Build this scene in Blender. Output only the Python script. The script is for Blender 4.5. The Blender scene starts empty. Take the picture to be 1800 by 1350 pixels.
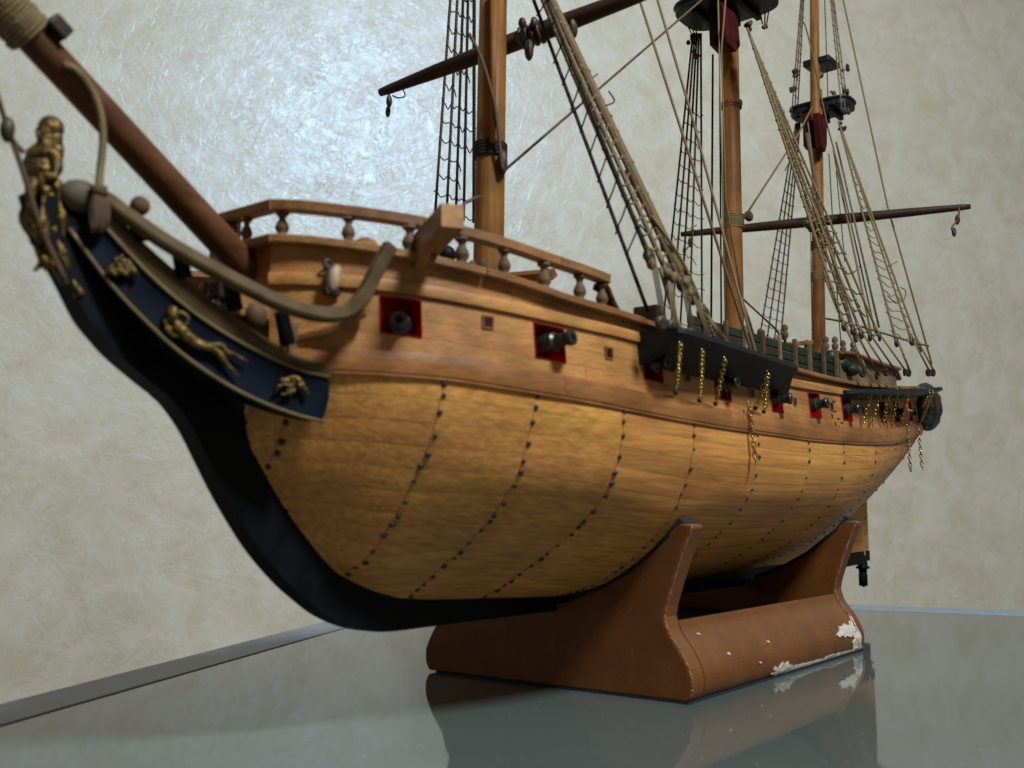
import bpy, bmesh, math, random
import numpy as np
from mathutils import Vector, Matrix
random.seed(7)
D = bpy.data
SC = bpy.context.scene
COL = SC.collection

# ------------------------------------------------------------------ camera
# world: X runs aft along the model, -Y is its port side, Z up, glass top at z = 0
YAW, PITCH, FPX = math.radians(37.65994), math.radians(7.125016), 1800.0
CAM = np.array([-0.98617, -0.70617, 0.20])
FH = np.array([math.cos(YAW), math.sin(YAW), 0])
RT = np.array([math.sin(YAW), -math.cos(YAW), 0])
FW = math.cos(PITCH)*FH + np.array([0, 0, math.sin(PITCH)])
UPV = -math.sin(PITCH)*FH + np.array([0, 0, math.cos(PITCH)])
camd = D.cameras.new('camera')
camo = D.objects.new('camera', camd)
COL.objects.link(camo)
camd.sensor_width = 36
camd.lens = 36.0*FPX/1800
camd.clip_start = 0.02
camd.clip_end = 60
camo.matrix_world = Matrix(((RT[0], UPV[0], -FW[0], CAM[0]), (RT[1], UPV[1], -FW[1], CAM[1]), (RT[2], UPV[2], -FW[2], CAM[2]), (0, 0, 0, 1)))
camd.dof.use_dof = True
camd.dof.focus_distance = 1.55
camd.dof.aperture_fstop = 5.6
SC.camera = camo

def ray(px, py): return RT*(px-900)+UPV*(675-py)+FW*FPX
def at_y(px, py, y):
    r = ray(px, py); return CAM + r*((y-CAM[1])/r[1])
def at_x(px, py, x):
    r = ray(px, py); return CAM + r*((x-CAM[0])/r[0])
def at_z(px, py, z):
    r = ray(px, py); return CAM + r*((z-CAM[2])/r[2])

# ------------------------------------------------------------------ world and lamps
W = D.worlds.new('World'); SC.world = W
W.use_nodes = True
W.node_tree.nodes['Background'].inputs[0].default_value = (1.0, 0.93, 0.81, 1)
W.node_tree.nodes['Background'].inputs[1].default_value = 0.135
SC.view_settings.view_transform = 'Standard'
SC.view_settings.look = 'None'
SC.view_settings.exposure = 0.0
SC.view_settings.gamma = 1.0

WN = np.array([-math.cos(math.radians(57)), -math.sin(math.radians(57)), 0])   # wall normal
WD = 1.42                                                                     # wall distance from the origin
def area(name, loc, target, w, h, power, col):
    l = D.lights.new(name, 'AREA'); l.shape = 'RECTANGLE'; l.size = w; l.size_y = h
    l.energy = power; l.color = col
    o = D.objects.new(name, l); COL.objects.link(o)
    o.location = Vector(loc)
    o.rotation_euler = (Vector(target)-Vector(loc)).to_track_quat('-Z', 'Y').to_euler()
    return o
# the one lamp, high to port of the model, mirrored by the satin wall
rw = ray(620, 225); rw = rw/np.linalg.norm(rw)
t = (WD + CAM@WN)/(-(rw@WN)); hitw = CAM + rw*t
refl = rw - 2*(rw@WN)*WN
wpos = hitw + refl*3.45
area('ceiling_light', wpos, (-0.1, 0, 0.3), 0.46, 0.46, 110, (0.69, 0.845, 1.0))

# ------------------------------------------------------------------ materials
def newmat(name):
    m = D.materials.new(name); m.use_nodes = True
    nt = m.node_tree; b = nt.nodes['Principled BSDF']
    return m, nt, b
def N(nt, t, **k):
    n = nt.nodes.new(t)
    for a, v in k.items():
        if a in n.inputs: n.inputs[a].default_value = v
        else: setattr(n, a, v)
    return n
def coords(nt, scale=(1, 1, 1), src='Object'):
    tc = N(nt, 'ShaderNodeTexCoord'); mp = N(nt, 'ShaderNodeMapping')
    mp.inputs['Scale'].default_value = scale
    nt.links.new(tc.outputs[src], mp.inputs['Vector'])
    return mp
def ramp(nt, fac, stops):
    r = N(nt, 'ShaderNodeValToRGB'); e = r.color_ramp.elements
    while len(e) < len(stops): e.new(0.5)
    for i, (p, c) in enumerate(stops):
        e[i].position = p; e[i].color = (*c, 1)
    nt.links.new(fac, r.inputs['Fac']); return r
def mixc(nt, a, b, fac, mode='MIX'):
    m = N(nt, 'ShaderNodeMix'); m.data_type = 'RGBA'; m.blend_type = mode
    if isinstance(fac, (int, float)): m.inputs[0].default_value = fac
    else: nt.links.new(fac, m.inputs[0])
    for i, v in ((6, a), (7, b)):
        if isinstance(v, tuple): m.inputs[i].default_value = (*v, 1)
        else: nt.links.new(v, m.inputs[i])
    return m.outputs[2]
def bump(nt, b, h, strength, dist):
    bp = N(nt, 'ShaderNodeBump'); bp.inputs['Strength'].default_value = strength; bp.inputs['Distance'].default_value = dist
    nt.links.new(h, bp.inputs['Height']); nt.links.new(bp.outputs[0], b.inputs['Normal'])
def wood(name, lo, hi, scale=(9, 60, 90), rough=.5, vary=.5, spec=.35, stain=0.35):
    m, nt, b = newmat(name)
    mp = coords(nt, scale)
    n1 = N(nt, 'ShaderNodeTexNoise'); n1.inputs['Scale'].default_value = 1.0; n1.inputs['Detail'].default_value = 8; n1.inputs['Roughness'].default_value = .6; n1.inputs['Distortion'].default_value = 0.12
    nt.links.new(mp.outputs[0], n1.inputs['Vector'])
    oi = N(nt, 'ShaderNodeObjectInfo')
    # shift the grain of every piece
    ad = N(nt, 'ShaderNodeVectorMath'); ad.operation = 'SCALE'; ad.inputs[0].default_value = (37, 91, 53)
    nt.links.new(oi.outputs['Random'], ad.inputs['Scale'])
    a2 = N(nt, 'ShaderNodeVectorMath'); a2.operation = 'ADD'
    nt.links.new(mp.outputs[0], a2.inputs[0]); nt.links.new(ad.outputs[0], a2.inputs[1])
    nt.links.new(a2.outputs[0], n1.inputs['Vector'])
    r = ramp(nt, n1.outputs['Fac'], [(.32, lo), (.68, hi)])
    hsv = N(nt, 'ShaderNodeHueSaturation')
    mr = N(nt, 'ShaderNodeMapRange'); mr.inputs['To Min'].default_value = 1-vary*.32; mr.inputs['To Max'].default_value = 1+vary*.32
    nt.links.new(oi.outputs['Random'], mr.inputs['Value']); nt.links.new(mr.outputs[0], hsv.inputs['Value'])
    mh = N(nt, 'ShaderNodeMath'); mh.operation = 'MULTIPLY_ADD'; mh.inputs[1].default_value = .03*vary; mh.inputs[2].default_value = .5-.015*vary
    fr = N(nt, 'ShaderNodeMath'); fr.operation = 'FRACT'; m7 = N(nt, 'ShaderNodeMath'); m7.operation = 'MULTIPLY'; m7.inputs[1].default_value = 7.31
    nt.links.new(oi.outputs['Random'], m7.inputs[0]); nt.links.new(m7.outputs[0], fr.inputs[0]); nt.links.new(fr.outputs[0], mh.inputs[0]); nt.links.new(mh.outputs[0], hsv.inputs['Hue'])
    nt.links.new(r.outputs[0], hsv.inputs['Color'])
    # blotchy grime
    mp2 = coords(nt, (14, 14, 22)); n2 = N(nt, 'ShaderNodeTexNoise'); n2.inputs['Scale'].default_value = 1; n2.inputs['Detail'].default_value = 4
    nt.links.new(mp2.outputs[0], n2.inputs['Vector'])
    r2 = ramp(nt, n2.outputs['Fac'], [(.38, (1-stain, 1-stain, 1-stain*1.05)), (.62, (1, 1, 1))])
    c = mixc(nt, hsv.outputs[0], r2.outputs[0], 1.0, 'MULTIPLY')
    nt.links.new(c, b.inputs['Base Color'])
    b.inputs['Roughness'].default_value = rough; b.inputs['Specular IOR Level'].default_value = spec
    bump(nt, b, n1.outputs['Fac'], .25, .0012)
    return m
def plain(name, c, rough=.5, metal=0, spec=.5, var=.25, nscale=60, bumpd=.0006, bs=.4, c2=None):
    m, nt, b = newmat(name)
    mp = coords(nt, (nscale,)*3); n = N(nt, 'ShaderNodeTexNoise'); n.inputs['Scale'].default_value = 1; n.inputs['Detail'].default_value = 5
    nt.links.new(mp.outputs[0], n.inputs['Vector'])
    lo = tuple(v*(1-var) for v in c); hi = c2 or tuple(min(1, v*(1+var)) for v in c)
    r = ramp(nt, n.outputs['Fac'], [(.35, lo), (.66, hi)])
    nt.links.new(r.outputs[0], b.inputs['Base Color'])
    rr = N(nt, 'ShaderNodeMapRange'); rr.inputs['To Min'].default_value = max(.03, rough-.1); rr.inputs['To Max'].default_value = min(1, rough+.1)
    nt.links.new(n.outputs['Fac'], rr.inputs['Value']); nt.links.new(rr.outputs[0], b.inputs['Roughness'])
    b.inputs['Metallic'].default_value = metal; b.inputs['Specular IOR Level'].default_value = spec
    bump(nt, b, n.outputs['Fac'], bs, bumpd)
    return m
M = {}
M['hull'] = wood('hull_limewood', (.48, .178, .033), (.82, .345, .080), (4, 190, 260), rough=.46, vary=.30, stain=.14)
M['top'] = wood('topside_wood', (.41, .158, .037), (.62, .258, .070), (4, 190, 260), rough=.5, vary=.3)
M['wale'] = wood('wale_wood', (.30, .10, .026), (.44, .165, .045), (4, 160, 220), rough=.42, vary=.3)
M['rail'] = wood('rail_walnut', (.24, .095, .030), (.40, .165, .052), (6, 150, 200), rough=.45, vary=.4)
M['mast'] = wood('mast_wood', (.20, .072, .016), (.35, .132, .030), (190, 190, 5), rough=.52, vary=.2, spec=.14, stain=.3)
M['spar'] = wood('dark_spar_wood', (.035, .016, .009), (.075, .034, .018), (60, 8, 60), rough=.5, vary=.3, spec=.18)
M['bowsprit'] = wood('bowsprit_wood', (.085, .030, .009), (.17, .062, .018), (9, 170, 90), rough=.5, vary=.2, spec=.18)
M['baluster'] = wood('baluster_wood', (.13, .066, .034), (.22, .115, .062), (60, 60, 20), rough=.6, vary=.5, spec=.12)
M['olive'] = plain('head_rail_bronze_paint', (.115, .066, .026), .72, 0, .15, .25)
M['black'] = plain('stem_black_paint', (.004, .004, .0045), .55, 0, .14, .4, 40, .0008)
M['chan'] = plain('channel_charcoal_paint', (.0085, .0095, .010), .5, 0, .28, .3, 50)
M['navy'] = plain('navy_paint', (.004, .006, .011), .5, 0, .12, .35, 45)
M['gilt'] = plain('gilt_metal', (.16, .092, .022), .46, .75, .5, .7, 150, .004, .9)
M['scroll'] = plain('scroll_brown_bronze', (.085, .060, .036), .6, 0, .2, .45, 50)
M['mould'] = plain('dull_gilt_moulding', (.17, .105, .035), .45, .3, .5, .15, 60)
M['brass'] = plain('brass_chain', (.55, .38, .11), .25, 1, .5, .15, 90)
M['bronze'] = plain('gun_bronze', (.075, .075, .055), .38, .75, .5, .4, 80)
M['red'] = plain('red_paint', (.46, .005, .009), .55, 0, .25, .25)
M['dkred'] = plain('mast_cheek_red', (.055, .003, .004), .5, 0, .2, .4)
M['nail'] = plain('iron_nail', (.040, .030, .016), .6, .0, .5, .4, 200)
M['seam'] = plain('caulking', (.035, .018, .008), .8, 0, .2)
M['green'] = plain('dark_green_planking', (.020, .027, .014), .5, 0, .4, .3)
M['house'] = wood('deckhouse_wood', (.20, .12, .055), (.34, .21, .10), (12, 50, 60), rough=.55)
M['block'] = plain('block_wood', (.055, .028, .016), .5, 0, .4, .35, 120)
M['pale'] = plain('pale_block_wood', (.42, .26, .13), .5, 0, .4, .2, 120)
M['shell'] = plain('quarter_gallery_casting', (.05, .045, .032), .42, .5, .5, .6, 60, .006, 1.0)

def rope_mat(name, c, sc=900):
    m, nt, b = newmat(name)
    mp = coords(nt, (1, 1, 1)); n = N(nt, 'ShaderNodeTexNoise'); n.inputs['Scale'].default_value = 320; n.inputs['Detail'].default_value = 3
    nt.links.new(mp.outputs[0], n.inputs['Vector'])
    wv = N(nt, 'ShaderNodeTexWave'); wv.bands_direction = 'DIAGONAL'; wv.inputs['Scale'].default_value = sc*.33; wv.inputs['Distortion'].default_value = 1.5
    nt.links.new(mp.outputs[0], wv.inputs['Vector'])
    h = mixc(nt, n.outputs['Fac'], wv.outputs['Fac'], .5)
    r = ramp(nt, h, [(.2, tuple(v*.55 for v in c)), (.8, tuple(v*1.2 for v in c))])
    nt.links.new(r.outputs[0], b.inputs['Base Color'])
    b.inputs['Roughness'].default_value = .85; b.inputs['Specular IOR Level'].default_value = .15
    bump(nt, b, h, .8, .001); return m
M['rope'] = rope_mat('tan_rope', (.25, .16, .068))
M['rope2'] = rope_mat('aged_brown_rope', (.15, .085, .045))
M['rope3'] = rope_mat('dark_silhouette_rope', (.045, .030, .022))  # dark rope; starboard lines get their silhouette darkness from this colour

def stand_mat():
    m, nt, b = newmat('stand_brown_gloss_paint')
    mp = coords(nt, (22, 22, 22)); n = N(nt, 'ShaderNodeTexNoise'); n.inputs['Scale'].default_value = 1; n.inputs['Detail'].default_value = 7; n.inputs['Roughness'].default_value = .65
    nt.links.new(mp.outputs[0], n.inputs['Vector'])
    r = ramp(nt, n.outputs['Fac'], [(.3, (.14, .040, .008)), (.55, (.19, .058, .011)), (.8, (.24, .078, .016))])
    # dust lying in the grain of surfaces that face up
    g = N(nt, 'ShaderNodeNewGeometry'); sx = N(nt, 'ShaderNodeSeparateXYZ'); nt.links.new(g.outputs['Normal'], sx.inputs[0])
    mr = N(nt, 'ShaderNodeMapRange'); mr.inputs['From Min'].default_value = .12; mr.inputs['From Max'].default_value = .7; mr.inputs['To Max'].default_value = .17
    nt.links.new(sx.outputs[2], mr.inputs['Value'])
    c = mixc(nt, r.outputs[0], (.30, .19, .115), mr.outputs[0])
    n3 = N(nt, 'ShaderNodeTexNoise'); n3.inputs['Scale'].default_value = 120; n3.inputs['Detail'].default_value = 2
    r3 = ramp(nt, n3.outputs['Fac'], [(.70, (0, 0, 0)), (.76, (1, 1, 1))])
    c2 = mixc(nt, c, (.45, .33, .24), r3.outputs[0])
    nt.links.new(c2, b.inputs['Base Color'])
    b.inputs['Roughness'].default_value = .42; b.inputs['Specular IOR Level'].default_value = .4
    bump(nt, b, n.outputs['Fac'], .22, .002); return m
M['stand'] = stand_mat()
M['worn'] = plain('worn_edge_paint', (.36, .13, .045), .55, 0, .4, .45, 200, .001)
M['chip'] = plain('bare_plaster', (.70, .58, .44), .8, 0, .2, .2, 160, .002, .8)
M['felt'] = plain('blue_grey_felt', (.030, .031, .034), .95, 0, .1, .3, 300, .001, .8)

def wall_mat():
    m, nt, b = newmat('silk_plaster_wallpaper')
    mp = coords(nt, (1, 1, 1))
    def noise(sc, det, dist=0, rough=.5):
        n = N(nt, 'ShaderNodeTexNoise'); n.inputs['Scale'].default_value = sc; n.inputs['Detail'].default_value = det; n.inputs['Distortion'].default_value = dist; n.inputs['Roughness'].default_value = rough
        nt.links.new(mp.outputs[0], n.inputs['Vector']); return n
    n1 = noise(9, 5, 1.2); n2 = noise(14, 4, 2.2); n3 = noise(20, 5, 1.6, .6); n4 = noise(5.5, 4, 1.5)
    base = ramp(nt, n1.outputs['Fac'], [(.35, (.73, .605, .415)), (.65, (.82, .715, .54))])
    pk = ramp(nt, n2.outputs['Fac'], [(.56, (0, 0, 0)), (.72, (1, 1, 1))])
    yl = ramp(nt, n4.outputs['Fac'], [(.58, (0, 0, 0)), (.70, (1, 1, 1))])
    f1 = N(nt, 'ShaderNodeMath'); f1.operation = 'MULTIPLY'; f1.inputs[1].default_value = .42; nt.links.new(pk.outputs[0], f1.inputs[0])
    f2 = N(nt, 'ShaderNodeMath'); f2.operation = 'MULTIPLY'; f2.inputs[1].default_value = .38; nt.links.new(yl.outputs[0], f2.inputs[0])
    c = mixc(nt, base.outputs[0], (.76, .56, .42), f1.outputs[0])
    c = mixc(nt, c, (.74, .62, .35), f2.outputs[0])
    # fibres: thin ridges where a warped noise crosses its middle
    ab = N(nt, 'ShaderNodeMath'); ab.operation = 'SUBTRACT'; ab.inputs[1].default_value = .5; nt.links.new(n3.outputs['Fac'], ab.inputs[0])
    a2 = N(nt, 'ShaderNodeMath'); a2.operation = 'ABSOLUTE'; nt.links.new(ab.outputs[0], a2.inputs[0])
    fib = ramp(nt, a2.outputs[0], [(.0, (1, 1, 1)), (.014, (0, 0, 0))])
    gate = noise(11, 2); gr = ramp(nt, gate.outputs['Fac'], [(.44, (0, 0, 0)), (.60, (1, 1, 1))])
    fm = N(nt, 'ShaderNodeMath'); fm.operation = 'MULTIPLY'; nt.links.new(fib.outputs[0], fm.inputs[0]); nt.links.new(gr.outputs[0], fm.inputs[1])
    f3 = N(nt, 'ShaderNodeMath'); f3.operation = 'MULTIPLY'; f3.inputs[1].default_value = .42; nt.links.new(fm.outputs[0], f3.inputs[0])
    c = mixc(nt, c, (.42, .31, .20), f3.outputs[0])
    nt.links.new(c, b.inputs['Base Color'])
    n5 = noise(34, 7, .5, .6)
    # short brushed flakes lying in every direction of the wall's own plane
    ma = N(nt, 'ShaderNodeMapping'); ma.inputs['Rotation'].default_value = (0, 0, -math.radians(57)); nt.links.new(mp.outputs[0], ma.inputs['Vector'])
    prev = None
    for k, (phi, sa, sb) in enumerate(((.35, 11, 48), (1.25, 9, 40), (2.1, 12, 52), (2.8, 8, 36))):
        mb = N(nt, 'ShaderNodeMapping'); mb.inputs['Rotation'].default_value = (phi, 0, 0); mb.inputs['Location'].default_value = (0, 3.1*k, 1.7*k); nt.links.new(ma.outputs[0], mb.inputs['Vector'])
        mc_ = N(nt, 'ShaderNodeMapping'); mc_.inputs['Scale'].default_value = (10, sa, sb); nt.links.new(mb.outputs[0], mc_.inputs['Vector'])
        nn = N(nt, 'ShaderNodeTexNoise'); nn.inputs['Scale'].default_value = 1.0; nn.inputs['Detail'].default_value = 3; nn.inputs['Distortion'].default_value = .8; nt.links.new(mc_.outputs[0], nn.inputs['Vector'])
        rp = ramp(nt, nn.outputs['Fac'], [(.575, (0, 0, 0)), (.61, (1, 1, 1))])
        if prev is None: prev = rp.outputs[0]
        else:
            mx = N(nt, 'ShaderNodeMath'); mx.operation = 'MAXIMUM'; nt.links.new(prev, mx.inputs[0]); nt.links.new(rp.outputs[0], mx.inputs[1]); prev = mx.outputs[0]
    hs0 = N(nt, 'ShaderNodeMath'); hs0.operation = 'MULTIPLY_ADD'; hs0.inputs[1].default_value = .9
    nt.links.new(fm.outputs[0], hs0.inputs[0]); nt.links.new(n5.outputs['Fac'], hs0.inputs[2])
    hs = N(nt, 'ShaderNodeMath'); hs.operation = 'MULTIPLY_ADD'; hs.inputs[1].default_value = .30
    nt.links.new(prev, hs.inputs[0]); nt.links.new(hs0.outputs[0], hs.inputs[2])
    fl = N(nt, 'ShaderNodeMath'); fl.operation = 'MULTIPLY'; fl.inputs[1].default_value = .15; nt.links.new(prev, fl.inputs[0])
    c = mixc(nt, c, (.88, .84, .74), fl.outputs[0]); nt.links.new(c, b.inputs['Base Color'])
    b.inputs['Specular Tint'].default_value = (.46, .72, 1.0, 1)
    rr = N(nt, 'ShaderNodeMapRange'); rr.inputs['From Min'].default_value = .35; rr.inputs['From Max'].default_value = .65; rr.inputs['To Min'].default_value = .30; rr.inputs['To Max'].default_value = .40
    nt.links.new(n2.outputs['Fac'], rr.inputs['Value']); nt.links.new(rr.outputs[0], b.inputs['Roughness'])
    b.inputs['Specular IOR Level'].default_value = .80
    bump(nt, b, hs.outputs[0], .15, .012); return m
M['wall'] = wall_mat()
def glass_mat():
    m, nt, b = newmat('back_painted_table_glass')
    b.inputs['Base Color'].default_value = (.095, .110, .090, 1)
    b.inputs['Roughness'].default_value = .035; b.inputs['IOR'].default_value = 1.52
    mp = coords(nt, (40, 40, 40)); n = N(nt, 'ShaderNodeTexNoise'); n.inputs['Scale'].default_value = 1; n.inputs['Detail'].default_value = 6
    nt.links.new(mp.outputs[0], n.inputs['Vector'])
    n2 = N(nt, 'ShaderNodeTexNoise'); n2.inputs['Scale'].default_value = 420; n2.inputs['Detail'].default_value = 1
    d2 = ramp(nt, n2.outputs['Fac'], [(.735, (0, 0, 0)), (.78, (1, 1, 1))])
    n4 = N(nt, 'ShaderNodeTexNoise'); n4.inputs['Scale'].default_value = 7; n4.inputs['Detail'].default_value = 4
    film = ramp(nt, n4.outputs['Fac'], [(.35, (.088, .104, .086)), (.68, (.112, .122, .100))])
    nt.links.new(mixc(nt, film.outputs[0], (.26, .26, .22), d2.outputs[0]), b.inputs['Base Color'])
    mr = N(nt, 'ShaderNodeMapRange'); mr.inputs['From Min'].default_value = .3; mr.inputs['From Max'].default_value = .8; mr.inputs['To Min'].default_value = .02; mr.inputs['To Max'].default_value = .085
    nt.links.new(n.outputs['Fac'], mr.inputs['Value']); nt.links.new(mr.outputs[0], b.inputs['Roughness'])
    return m
M['glass'] = glass_mat()
M['frame'] = plain('grey_table_frame', (.33, .345, .37), .55, .0, .4, .10, 30)

# ------------------------------------------------------------------ mesh helpers
def link(name, me, mat, parent=None, smooth=False):
    o = D.objects.new(name, me); COL.objects.link(o)
    if mat is not None and not me.materials: me.materials.append(mat)
    if smooth: me.shade_smooth() if hasattr(me, 'shade_smooth') else None
    if parent is not None: o.parent = parent
    return o
def mesh(name, vs, fs, mat, parent=None, smooth=False):
    me = D.meshes.new(name); me.from_pydata([tuple(float(c) for c in v) for v in vs], [], fs)
    me.update()
    bm = bmesh.new(); bm.from_mesh(me); bmesh.ops.recalc_face_normals(bm, faces=bm.faces); bm.to_mesh(me); bm.free()
    return link(name, me, mat, parent, smooth)
def inst(o, loc, rot=None, scale=None, parent=None):
    c = o.copy(); COL.objects.link(c); c.location = loc
    if rot is not None: c.rotation_euler = rot
    if scale is not None: c.scale = scale
    if parent is not None: c.parent = parent
    return c
class B:                                              # collects pieces of one mesh
    def __init__(s): s.v = []; s.f = []
    def add(s, vs, fs):
        k = len(s.v); s.v += [tuple(map(float, v)) for v in vs]; s.f += [tuple(i+k for i in f) for f in fs]; return s
    def box(s, c, d, R=None):
        c = np.array(c, float); P = []
        for sx in (-1, 1):
            for sy in (-1, 1):
                for sz in (-1, 1):
                    p = np.array([sx*d[0]/2, sy*d[1]/2, sz*d[2]/2]); P.append(c+(R@p if R is not None else p))
        return s.add(P, [(0, 1, 3, 2), (4, 6, 7, 5), (0, 4, 5, 1), (2, 3, 7, 6), (0, 2, 6, 4), (1, 5, 7, 3)])
    def tube(s, pts, r, n=8, cap=True, closed=False):
        pts = [np.array(p, float) for p in pts]; m = len(pts)
        rr = r if hasattr(r, '__len__') else [r]*m
        V = []; ref = np.array([.13, .21, .97])
        for i, p in enumerate(pts):
            if closed: t = pts[(i+1) % m]-pts[i-1]
            else: t = pts[min(i+1, m-1)]-pts[max(i-1, 0)]
            t = t/(np.linalg.norm(t)+1e-12)
            if i == 0:
                u = np.cross(t, ref)
                if np.linalg.norm(u) < .1: u = np.cross(t, [1, 0, 0])
            else: u = u - t*(u@t)
            u = u/np.linalg.norm(u); w = np.cross(t, u)
            for k in range(n):
                a = 2*math.pi*k/n; V.append(p+(u*math.cos(a)+w*math.sin(a))*rr[i])
        F = []
        for i in range(m if closed else m-1):
            j = (i+1) % m
            for k in range(n): F.append((i*n+k, i*n+(k+1) % n, j*n+(k+1) % n, j*n+k))
        if cap and not closed: F += [tuple(range(n))[::-1], tuple((m-1)*n+k for k in range(n))]
        return s.add(V, F)
    def sweep(s, pts, prof, up=(0, 0, 1), closed=False):   # prof: (side, up) offsets
        pts = [np.array(p, float) for p in pts]; m = len(pts); n = len(prof); V = []
        for i, p in enumerate(pts):
            if closed: t = pts[(i+1) % m]-pts[i-1]
            else:
                t = pts[min(i+1, m-1)]-pts[max(i-1, 0)]
            t = t/np.linalg.norm(t); sd = np.cross(t, up); sd /= np.linalg.norm(sd); w = np.cross(sd, t)
            for a, b_ in prof: V.append(p+sd*a+w*b_)
        F = []
        for i in range(m if closed else m-1):
            j = (i+1) % m
            for k in range(n): F.append((i*n+k, i*n+(k+1) % n, j*n+(k+1) % n, j*n+k))
        if not closed: F += [tuple(range(n))[::-1], tuple((m-1)*n+k for k in range(n))]
        return s.add(V, F)
    def lathe(s, prof, n=12, o=(0, 0, 0), R=None):          # prof: (radius, z)
        o = np.array(o, float); V = []
        for r, z in prof:
            for k in range(n):
                a = 2*math.pi*k/n; p = np.array([r*math.cos(a), r*math.sin(a), z]); V.append(o+(R@p if R is not None else p))
        F = []
        for i in range(len(prof)-1):
            for k in range(n): F.append((i*n+k, i*n+(k+1) % n, (i+1)*n+(k+1) % n, (i+1)*n+k))
        F += [tuple(range(n))[::-1], tuple((len(prof)-1)*n+k for k in range(n))]
        return s.add(V, F)
    def slab(s, poly, off):                                 # polygon and an offset vector
        n = len(poly); off = np.array(off, float); P = [np.array(p, float) for p in poly]
        return s.add(P+[p+off for p in P], [tuple(range(n))[::-1], tuple(range(n, 2*n))]+[(i, (i+1) % n, (i+1) % n+n, i+n) for i in range(n)])
    def ball(s, c, r, n=8, m=6, sc=(1, 1, 1), R=None):
        prof = [(max(1e-5, math.sin(math.pi*i/m)), -math.cos(math.pi*i/m)) for i in range(m+1)]
        S = np.diag([r*sc[0], r*sc[1], r*sc[2]])
        return s.lathe(prof, n, c, (R@S) if R is not None else S)
    def build(s, name, mat, parent=None, smooth=False, bevel=0):
        o = mesh(name, s.v, s.f, mat, parent, smooth)
        if bevel:
            b = o.modifiers.new('bevel', 'BEVEL'); b.width = bevel; b.segments = 2; b.limit_method = 'ANGLE'
        return o
def rotz_to(v):                                             # matrix whose z axis points along v
    z = np.array(v, float); z /= np.linalg.norm(z); a = np.array([1., 0, 0]) if abs(z[0]) < .9 else np.array([0, 1., 0])
    x = np.cross(a, z); x /= np.linalg.norm(x); return np.column_stack([x, np.cross(z, x), z])
def smooth_path(pts, k=6):                                  # Catmull-Rom
    P = [np.array(p, float) for p in pts]; P = [2*P[0]-P[1]]+P+[2*P[-1]-P[-2]]; out = []
    for i in range(1, len(P)-2):
        for j in range(k):
            t = j/k
            out.append(.5*((2*P[i])+(-P[i-1]+P[i+1])*t+(2*P[i-1]-5*P[i]+4*P[i+1]-P[i+2])*t*t+(-P[i-1]+3*P[i]-3*P[i+1]+P[i+2])*t**3))
    out.append(P[-2]); return out
def curve(xs, ys):                                          # monotone cubic interpolation
    xs = np.array(xs, float); ys = np.array(ys, float); h = np.diff(xs); d = np.diff(ys, axis=0)/(h if ys.ndim == 1 else h[:, None])
    m = np.zeros_like(ys); m[0] = d[0]; m[-1] = d[-1]
    for i in range(1, len(xs)-1):
        a, b_ = d[i-1], d[i]; w1 = 2*h[i]+h[i-1]; w2 = h[i]+2*h[i-1]
        ok = (a*b_) > 0
        with np.errstate(divide='ignore', invalid='ignore'):
            v = (w1+w2)/(w1/a+w2/b_)
        m[i] = np.where(ok, v, 0)
    def f(x):
        x = min(max(x, xs[0]), xs[-1]); i = min(int(np.searchsorted(xs, x, 'right'))-1, len(xs)-2)
        t = (x-xs[i])/h[i]
        return (2*t**3-3*t*t+1)*ys[i]+(t**3-2*t*t+t)*h[i]*m[i]+(-2*t**3+3*t*t)*ys[i+1]+(t**3-t*t)*h[i]*m[i+1]
    return f
def thing(name, label, cat, loc=(0, 0, 0), group=None):
    o = D.objects.new(name, None); COL.objects.link(o); o.location = loc; o.empty_display_size = .05
    o['label'] = label; o['category'] = cat
    if group: o['group'] = group
    return o

# ------------------------------------------------------------------ setting: wall
WU = np.array([-WN[1], WN[0], 0]); WC = -WN*WD
ws = B()
ws.slab([WC+WU*-4+np.array([0, 0, -1.2]), WC+WU*4+np.array([0, 0, -1.2]), WC+WU*4+np.array([0, 0, 3.2]), WC+WU*-4+np.array([0, 0, 3.2])], -WN*.12)
wall = ws.build('wall', M['wall']); wall['kind'] = 'structure'

# ------------------------------------------------------------------ glass table
table = thing('glass_table', 'glass topped table with a thin grey metal edge strip carrying the ship model', 'table', (0, 0, 0))
def zpt(px, py): return at_z(px, py, 0)
cA, cB = zpt(0, 1240), zpt(600, 1086)         # left edge, outer line
cC, cD = zpt(1500, 1064), zpt(1800, 1074)     # far edge, outer line
dL = (cB-cA)/np.linalg.norm(cB-cA); dR = (cD-cC)/np.linalg.norm(cD-cC)
s_ = np.linalg.solve(np.column_stack([dL[:2], -dR[:2]]), (cC-cA)[:2]); corner = cA+dL*s_[0]
p0 = corner-dL*2.6; p1 = corner; p2 = corner+dR*2.0
p3 = p0+dR*2.0
def inset(c, a, b): return c+a+b
fw = .075; fw2 = .118
g = B(); q0 = p0+dR*fw; q1 = corner-dL*fw2+dR*fw; q2 = p2-dL*fw2; q3 = p3-dL*0
g.slab([q0+[0, 0, -.012], q1+[0, 0, -.012], q2+[0, 0, -.012], q3+[0, 0, -.012]], (0, 0, .012)); g.build('glass_top', M['glass'], table)
for (a, b_, n_) in ((p0, p1, dR), (p1, p2, -dL)):
    fb = B(); off = n_*fw
    if a is p0: poly = [a, b_, b_-dL*fw2+dR*fw, a+dR*fw]
    else: poly = [a, b_, b_-dL*fw2, a+dR*fw-dL*fw2]
    fb.slab([np.array(p)+[0, 0, -.03] for p in poly], (0, 0, .0315)); fb.build('frame_bar', M['frame'], table, bevel=.0008)
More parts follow.
